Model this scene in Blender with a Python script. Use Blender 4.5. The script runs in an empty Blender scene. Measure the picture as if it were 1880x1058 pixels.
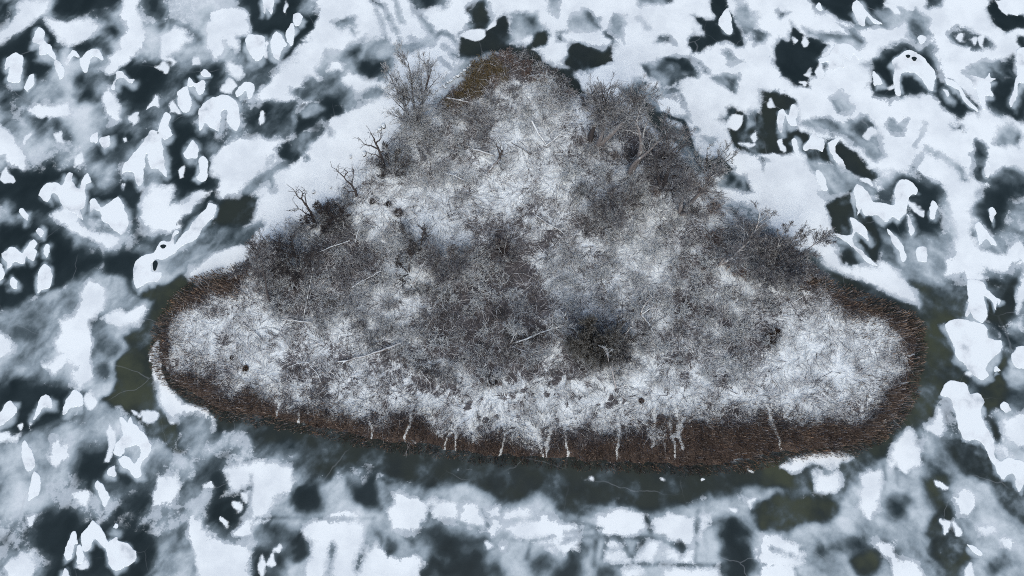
import bpy, math, random
import numpy as np
from mathutils import Vector
from mathutils.geometry import tessellate_polygon

SC = bpy.context.scene
COL = SC.collection

# ------------------------------------------------------------------ camera
CAM_H = 72.0
TILT = math.radians(10.0)
FPX = 1253.0                      # focal length in photo pixels (24 mm equivalent)
cam_data = bpy.data.cameras.new('camera')
cam_data.sensor_width = 36.0
cam_data.lens = 36.0 * FPX / 1880.0
cam_data.clip_end = 6000.0
cam = bpy.data.objects.new('camera', cam_data)
cam.location = (0, 0, CAM_H)
cam.rotation_euler = (TILT, 0, 0)
COL.objects.link(cam)
SC.camera = cam

# ------------------------------------------------------------------ overcast light
world = bpy.data.worlds.new('World')
SC.world = world
world.use_nodes = True
wn = world.node_tree.nodes
sky = wn.new('ShaderNodeTexSky')
sky.sky_type = 'NISHITA'
sky.sun_disc = False
sky.sun_elevation = math.radians(56)
sky.sun_rotation = math.radians(180)
sky.air_density = 1.0
sky.dust_density = 3.7
sky.ozone_density = 0.0
world.node_tree.links.new(sky.outputs[0], wn['Background'].inputs[0])
wn['Background'].inputs[1].default_value = 0.15
sun_data = bpy.data.lights.new('sun', 'SUN')
sun_data.energy = 0.6
sun_data.angle = math.radians(60)
sun_data.color = (1.0, 0.99, 0.98)
sun = bpy.data.objects.new('sun', sun_data)
sun.rotation_euler = (math.radians(34), 0, 0)
COL.objects.link(sun)
SC.view_settings.view_transform = 'Standard'
SC.view_settings.look = 'None'
SC.view_settings.gamma = 1.0
SC.view_settings.use_curve_mapping = False
SC.view_settings.exposure = 0.19
SC.cycles.max_bounces = 3
SC.cycles.diffuse_bounces = 2
SC.cycles.use_denoising = False          # keep the grain of the twigs
SC.cycles.use_adaptive_sampling = False
SC.cycles.pixel_filter_type = 'BLACKMAN_HARRIS'
SC.cycles.filter_width = 1.0

# ------------------------------------------------------------------ helpers
CT, ST = math.cos(TILT), math.sin(TILT)


def P3(u, v, h=0.0):
    """photo pixel + height above the ice -> point in the world"""
    dx = u - 940.0
    dy = FPX * ST + (529.0 - v) * CT
    dz = -FPX * CT + (529.0 - v) * ST
    t = (h - CAM_H) / dz
    return np.array((dx * t, dy * t, h))


def tag(o, label=None, cat=None, group=None, kind=None):
    if label: o['label'] = label
    if cat: o['category'] = cat
    if group: o['group'] = group
    if kind: o['kind'] = kind
    return o


def empty(name, loc=(0, 0, 0)):
    o = bpy.data.objects.new(name, None)
    o.empty_display_size = 0.3
    o.location = loc
    COL.objects.link(o)
    return o


def mesh_np(name, verts, faces, mat, col=None, smooth=False):
    """mesh data from arrays; faces (n, 3 or 4); col = (nverts, 4) colour attribute 'tint'"""
    me = bpy.data.meshes.new(name)
    verts = np.asarray(verts, np.float32)
    faces = np.asarray(faces, np.int32)
    nf, k = faces.shape
    me.vertices.add(len(verts)); me.vertices.foreach_set('co', verts.ravel())
    me.loops.add(nf * k); me.loops.foreach_set('vertex_index', faces.ravel())
    me.polygons.add(nf)
    me.polygons.foreach_set('loop_start', np.arange(0, nf * k, k, dtype=np.int32))
    me.update(calc_edges=True)
    if smooth:
        me.polygons.foreach_set('use_smooth', np.ones(nf, bool))
    if col is not None:
        a = me.color_attributes.new('tint', 'FLOAT_COLOR', 'POINT')
        a.data.foreach_set('color', np.asarray(col, np.float32).ravel())
    if mat: me.materials.append(mat)
    return me


def obj(name, me, parent=None, loc=None):
    o = bpy.data.objects.new(name, me)
    COL.objects.link(o)
    if parent: o.parent = parent
    if loc is not None: o.location = loc
    return o


def hash2(ix, iy, seed):
    h = (ix.astype(np.int64) * 374761393 + iy.astype(np.int64) * 668265263 + seed * 974711) & 0xFFFFFFFF
    h = ((h ^ (h >> 13)) * 1274126177) & 0xFFFFFFFF
    return ((h ^ (h >> 16)) & 0xFFFF) / 65535.0


def vnoise(x, y, seed):
    ix, iy = np.floor(x), np.floor(y)
    fx, fy = x - ix, y - iy
    fx = fx * fx * fx * (fx * (fx * 6 - 15) + 10); fy = fy * fy * fy * (fy * (fy * 6 - 15) + 10)
    ix, iy = ix.astype(np.int64), iy.astype(np.int64)
    a, b = hash2(ix, iy, seed), hash2(ix + 1, iy, seed)
    c, d = hash2(ix, iy + 1, seed), hash2(ix + 1, iy + 1, seed)
    return (a * (1 - fx) + b * fx) * (1 - fy) + (c * (1 - fx) + d * fx) * fy


def fbm(x, y, scale, octaves, seed):
    s, amp, tot = 0.0, 1.0, 0.0
    x, y = x / scale, y / scale
    for k in range(octaves):
        c, sn = math.cos(k * 1.1 + seed), math.sin(k * 1.1 + seed)
        s = s + amp * vnoise(c * x - sn * y + 17.3 * k, sn * x + c * y + 5.1 * k, seed + k * 31)
        tot += amp; amp *= 0.5; x, y = x * 2.03, y * 2.03
    return s / tot


def sdist(X, Y, poly, closed=True):
    """signed distance, positive inside (closed) / plain distance (open)"""
    n = len(poly)
    best = np.full(X.shape, 1e9)
    ins = np.zeros(X.shape, bool)
    for i in range(n if closed else n - 1):
        ax, ay = poly[i][0], poly[i][1]
        bx, by = poly[(i + 1) % n][0], poly[(i + 1) % n][1]
        ex, ey = bx - ax, by - ay
        l2 = ex * ex + ey * ey + 1e-12
        t = np.clip(((X - ax) * ex + (Y - ay) * ey) / l2, 0, 1)
        best = np.minimum(best, (X - ax - t * ex) ** 2 + (Y - ay - t * ey) ** 2)
        if closed and by != ay:
            c = (ay > Y) != (by > Y)
            ins ^= c & (X < ex * (Y - ay) / (by - ay) + ax)
    best = np.sqrt(best)
    return np.where(ins, best, -best) if closed else best


def sstep(a, b, x):
    t = np.clip((x - a) / (b - a), 0, 1)
    return t * t * (3 - 2 * t)


def chaikin(pts, it=2):
    pts = np.asarray(pts, float)
    for _ in range(it):
        q = np.roll(pts, -1, 0)
        pts = np.stack([pts * .75 + q * .25, pts * .25 + q * .75], 1).reshape(-1, pts.shape[1])
    return pts


# ------------------------------------------------------------------ materials
def new_mat(name):
    m = bpy.data.materials.new(name)
    m.use_nodes = True
    nt = m.node_tree
    return m, nt, nt.nodes, nt.links, nt.nodes['Principled BSDF']


def noise_node(nt, scale, detail=4, rough=.6, vec=None):
    n = nt.nodes.new('ShaderNodeTexNoise')
    n.inputs['Scale'].default_value = scale
    n.inputs['Detail'].default_value = detail
    n.inputs['Roughness'].default_value = rough
    if vec is not None: nt.links.new(vec, n.inputs['Vector'])
    return n.outputs['Fac']


def geo_pos(nt):
    return nt.nodes.new('ShaderNodeNewGeometry').outputs['Position']


def math_node(nt, op, a, b=None, c=None, clamp=False):
    n = nt.nodes.new('ShaderNodeMath'); n.operation = op; n.use_clamp = clamp
    for i, v in enumerate((a, b, c)):
        if v is None: continue
        if isinstance(v, (int, float)): n.inputs[i].default_value = v
        else: nt.links.new(v, n.inputs[i])
    return n.outputs[0]


def mapr(nt, v, a, b, c=0.0, d=1.0, smooth=True):
    n = nt.nodes.new('ShaderNodeMapRange')
    n.interpolation_type = 'SMOOTHSTEP' if smooth else 'LINEAR'
    nt.links.new(v, n.inputs['Value'])
    for k, x in zip(('From Min', 'From Max', 'To Min', 'To Max'), (a, b, c, d)):
        n.inputs[k].default_value = x
    return n.outputs['Result']


def mixc(nt, f, a, b):
    n = nt.nodes.new('ShaderNodeMix'); n.data_type = 'RGBA'
    for sock, v in ((n.inputs[0], f), (n.inputs[6], a), (n.inputs[7], b)):
        if isinstance(v, (int, float)): sock.default_value = v
        elif isinstance(v, tuple): sock.default_value = (*v, 1.0) if len(v) == 3 else v
        else: nt.links.new(v, sock)
    return n.outputs[2]


def ramp(nt, f, stops):
    n = nt.nodes.new('ShaderNodeValToRGB')
    e = n.color_ramp.elements
    while len(e) < len(stops): e.new(0.5)
    for k, (p, c) in enumerate(stops):
        e[k].position = p; e[k].color = (*c, 1.0)
    nt.links.new(f, n.inputs[0])
    return n.outputs[0]


def attr(nt, name):
    n = nt.nodes.new('ShaderNodeAttribute'); n.attribute_name = name
    return n


def bump(nt, h, strength, dist, bsdf):
    n = nt.nodes.new('ShaderNodeBump')
    n.inputs['Strength'].default_value = strength; n.inputs['Distance'].default_value = dist
    nt.links.new(h, n.inputs['Height']); nt.links.new(n.outputs[0], bsdf.inputs['Normal'])


SNOW = (0.745, 0.83, 0.85)


def mat_ice():
    m, nt, N, L, b = new_mat('lake_ice')
    pos = geo_pos(nt)
    a = attr(nt, 'tint')
    sep = N.new('ShaderNodeSeparateColor'); L.new(a.outputs['Color'], sep.inputs[0])
    cloud, snow, green = sep.outputs[0], sep.outputs[1], sep.outputs[2]
    n1 = noise_node(nt, .55, 7, .62, pos)
    n2 = noise_node(nt, 2.6, 5, .65, pos)
    c = math_node(nt, 'ADD', cloud, math_node(nt, 'MULTIPLY', math_node(nt, 'SUBTRACT', n1, .5), math_node(nt, 'MULTIPLY_ADD', cloud, .55, .04)))
    c = math_node(nt, 'ADD', c, math_node(nt, 'MULTIPLY', math_node(nt, 'SUBTRACT', n2, .5), math_node(nt, 'MULTIPLY_ADD', cloud, .26, .02)), clamp=True)
    col = ramp(nt, c, [(0.0, (.0125, .0212, .0245)), (.14, (.024, .0375, .043)), (.30, (.078, .108, .122)),
                       (.52, (.245, .310, .345)), (.75, (.445, .525, .560)), (1.0, (.61, .685, .715))])
    # deeper, greener ice near the island
    gcol = mixc(nt, mapr(nt, c, .1, .45), mixc(nt, math_node(nt, 'MULTIPLY', mapr(nt, noise_node(nt, .2, 4, .55, pos), .30, .62), a.outputs['Alpha']), mixc(nt, n1, (.013, .020, .0215), (.027, .037, .038)), (.056, .068, .044)), col)
    col = mixc(nt, green, col, gcol)
    # hairline cracks refrozen white
    v = N.new('ShaderNodeTexVoronoi'); v.feature = 'DISTANCE_TO_EDGE'; v.inputs['Scale'].default_value = .085
    wp = N.new('ShaderNodeVectorMath'); wp.operation = 'MULTIPLY_ADD'
    nz = N.new('ShaderNodeTexNoise'); nz.inputs['Scale'].default_value = .25; nz.inputs['Detail'].default_value = 3
    L.new(pos, nz.inputs['Vector']); L.new(nz.outputs['Color'], wp.inputs[0]); wp.inputs[1].default_value = (2.2, 2.2, 0); L.new(pos, wp.inputs[2])
    L.new(wp.outputs[0], v.inputs['Vector'])
    crack = mapr(nt, v.outputs['Distance'], .0012, .005, .20, 0)
    crack = math_node(nt, 'MULTIPLY', crack, mapr(nt, noise_node(nt, .12, 2, .5, pos), .46, .6))
    col = mixc(nt, crack, col, (.30, .34, .37))
    # hard edged wind-packed snow
    e1 = noise_node(nt, 1.1, 9, .76, pos)
    e2 = noise_node(nt, 5.0, 4, .65, pos)
    s = math_node(nt, 'ADD', snow, math_node(nt, 'MULTIPLY', math_node(nt, 'SUBTRACT', e1, .5), 1.0))
    s = math_node(nt, 'ADD', s, math_node(nt, 'MULTIPLY', math_node(nt, 'SUBTRACT', e2, .5), .30))
    thin = mapr(nt, math_node(nt, 'ADD', s, math_node(nt, 'MULTIPLY', math_node(nt, 'SUBTRACT', noise_node(nt, .5, 3, .5, pos), .5), .9)), .28, .34, 0, .62)
    thin = math_node(nt, 'MULTIPLY', thin, mapr(nt, c, .14, .42))
    col = mixc(nt, thin, col, mixc(nt, n2, (.36, .43, .475), (.58, .65, .69)))
    soft = mapr(nt, noise_node(nt, .17, 3, .5, pos), .42, .58)
    sm = N.new('ShaderNodeMix'); L.new(soft, sm.inputs[0])
    L.new(mapr(nt, s, .465, .535), sm.inputs[2]); L.new(mapr(nt, s, .30, .66), sm.inputs[3])
    s = sm.outputs[0]
    sn = mixc(nt, mapr(nt, noise_node(nt, .22, 7, .62, pos), .33, .62), (.64, .715, .745), (.765, .848, .865))
    col = mixc(nt, s, col, sn)
    L.new(col, b.inputs['Base Color'])
    L.new(mapr(nt, math_node(nt, 'MAXIMUM', s, c), 0, .5, .16, .85), b.inputs['Roughness'])
    b.inputs['Specular IOR Level'].default_value = .06
    hh = math_node(nt, 'ADD', s, math_node(nt, 'MULTIPLY', e2, .5))
    bump(nt, hh, .25, .05, b)
    return m


def mat_snow():
    m, nt, N, L, b = new_mat('drifted_snow')
    pos = geo_pos(nt)
    n = noise_node(nt, .45, 4, .55, pos)
    L.new(ramp(nt, n, [(.28, (.40, .465, .505)), (.40, (.68, .75, .775)), (.50, SNOW), (1, SNOW)]), b.inputs['Base Color'])
    b.inputs['Roughness'].default_value = .9
    b.inputs['Specular IOR Level'].default_value = .15
    bump(nt, noise_node(nt, 3, 5, .6, pos), .12, .04, b)
    return m


def mat_island():
    m, nt, N, L, b = new_mat('island_ground')
    pos = geo_pos(nt)
    a = attr(nt, 'tint')
    sep = N.new('ShaderNodeSeparateColor'); L.new(a.outputs['Color'], sep.inputs[0])
    cov, brown = sep.outputs[0], sep.outputs[1]
    n1 = noise_node(nt, 2.2, 8, .72, pos)
    n2 = noise_node(nt, 9.0, 4, .7, pos)
    lit = mixc(nt, mapr(nt, noise_node(nt, 1.1, 5, .7, pos), .35, .65), (.080, .080, .085), (.165, .163, .170))
    lit = mixc(nt, brown, lit, mixc(nt, n2, (.058, .046, .039), (.15, .12, .102)))
    s = math_node(nt, 'ADD', cov, math_node(nt, 'MULTIPLY', math_node(nt, 'SUBTRACT', n1, .5), 1.5))
    s = math_node(nt, 'ADD', s, math_node(nt, 'MULTIPLY', math_node(nt, 'SUBTRACT', n2, .5), 1.3))
    s = mapr(nt, s, .36, .64)
    L.new(mixc(nt, s, lit, SNOW), b.inputs['Base Color'])
    b.inputs['Roughness'].default_value = .95
    b.inputs['Specular IOR Level'].default_value = .1
    bump(nt, math_node(nt, 'ADD', n1, n2), .5, .15, b)
    return m


def mat_wood(name, bark, bark2, dust, lo, hi):
    """bark with snow lying on the sides that face up; dust = how much of it sticks"""
    m, nt, N, L, b = new_mat(name)
    pos = geo_pos(nt)
    oi = N.new('ShaderNodeObjectInfo')
    g = N.new('ShaderNodeNewGeometry')
    sx = N.new('ShaderNodeSeparateXYZ'); L.new(g.outputs['Normal'], sx.inputs[0])
    n = noise_node(nt, 2.3, 4, .6, pos)
    base = mixc(nt, noise_node(nt, 5, 4, .6, pos), bark, bark2)
    up = math_node(nt, 'ADD', sx.outputs[2], math_node(nt, 'MULTIPLY', math_node(nt, 'SUBTRACT', n, .5), 1.6))
    up = math_node(nt, 'ADD', up, math_node(nt, 'MULTIPLY', math_node(nt, 'SUBTRACT', oi.outputs['Random'], .5), .5))
    f = mapr(nt, up, lo, hi, 0, dust)
    L.new(mixc(nt, f, base, SNOW), b.inputs['Base Color'])
    b.inputs['Roughness'].default_value = .9
    b.inputs['Specular IOR Level'].default_value = .15
    return m


def mat_tint(name, rough=.85):
    m, nt, N, L, b = new_mat(name)
    a = attr(nt, 'tint')
    n = noise_node(nt, 3, 3, .6, geo_pos(nt))
    L.new(mixc(nt, math_node(nt, 'MULTIPLY', n, .45), a.outputs['Color'], (.05, .043, .038)), b.inputs['Base Color'])
    b.inputs['Roughness'].default_value = rough
    b.inputs['Specular IOR Level'].default_value = .12
    return m


def mat_rock():
    m, nt, N, L, b = new_mat('wet_stone')
    pos = geo_pos(nt)
    L.new(mixc(nt, noise_node(nt, 6, 5, .6, pos), (.03, .033, .036), (.11, .11, .115)), b.inputs['Base Color'])
    b.inputs['Roughness'].default_value = .6
    bump(nt, noise_node(nt, 9, 4, .6, pos), .5, .05, b)
    return m


M_ICE, M_SNOW, M_ISLAND, M_ROCK = mat_ice(), mat_snow(), mat_island(), mat_rock()
M_BARK = mat_wood('dark_bark', (.048, .044, .044), (.095, .088, .088), .85, .65, 1.3)
M_TWIG = mat_wood('brown_twigs', (.092, .089, .093), (.19, .185, .192), .9, .40, 1.1)
M_FROST = mat_wood('frosted_twigs', (.112, .112, .118), (.23, .230, .240), .95, .15, .8)
M_DEAD = mat_wood('weathered_dead_wood', (.046, .042, .041), (.090, .082, .080), .85, .6, 1.3)
M_LOG = mat_wood('snowy_log', (.11, .104, .102), (.24, .228, .224), .85, .3, 1.15)
M_PALE = mat_wood('pale_snowy_bark', (.15, .14, .138), (.30, .285, .28), .9, .2, 1.0)
M_BIRCH = mat_wood('pale_birch_bark', (.34, .33, .32), (.50, .48, .47), .8, .3, 1.0)
M_IVY = mat_wood('dark_evergreen', (.048, .043, .035), (.105, .095, .077), .5, .6, 1.4)
M_RUST = mat_wood('rusty_twigs', (.12, .085, .070), (.21, .15, .12), .6, .5, 1.4)
M_OLIVE = mat_wood('olive_twigs', (.115, .092, .046), (.215, .170, .088), .35, .75, 1.5)
M_REED = mat_tint('dry_reed')
M_GRASS = mat_tint('flattened_grass')

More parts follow.
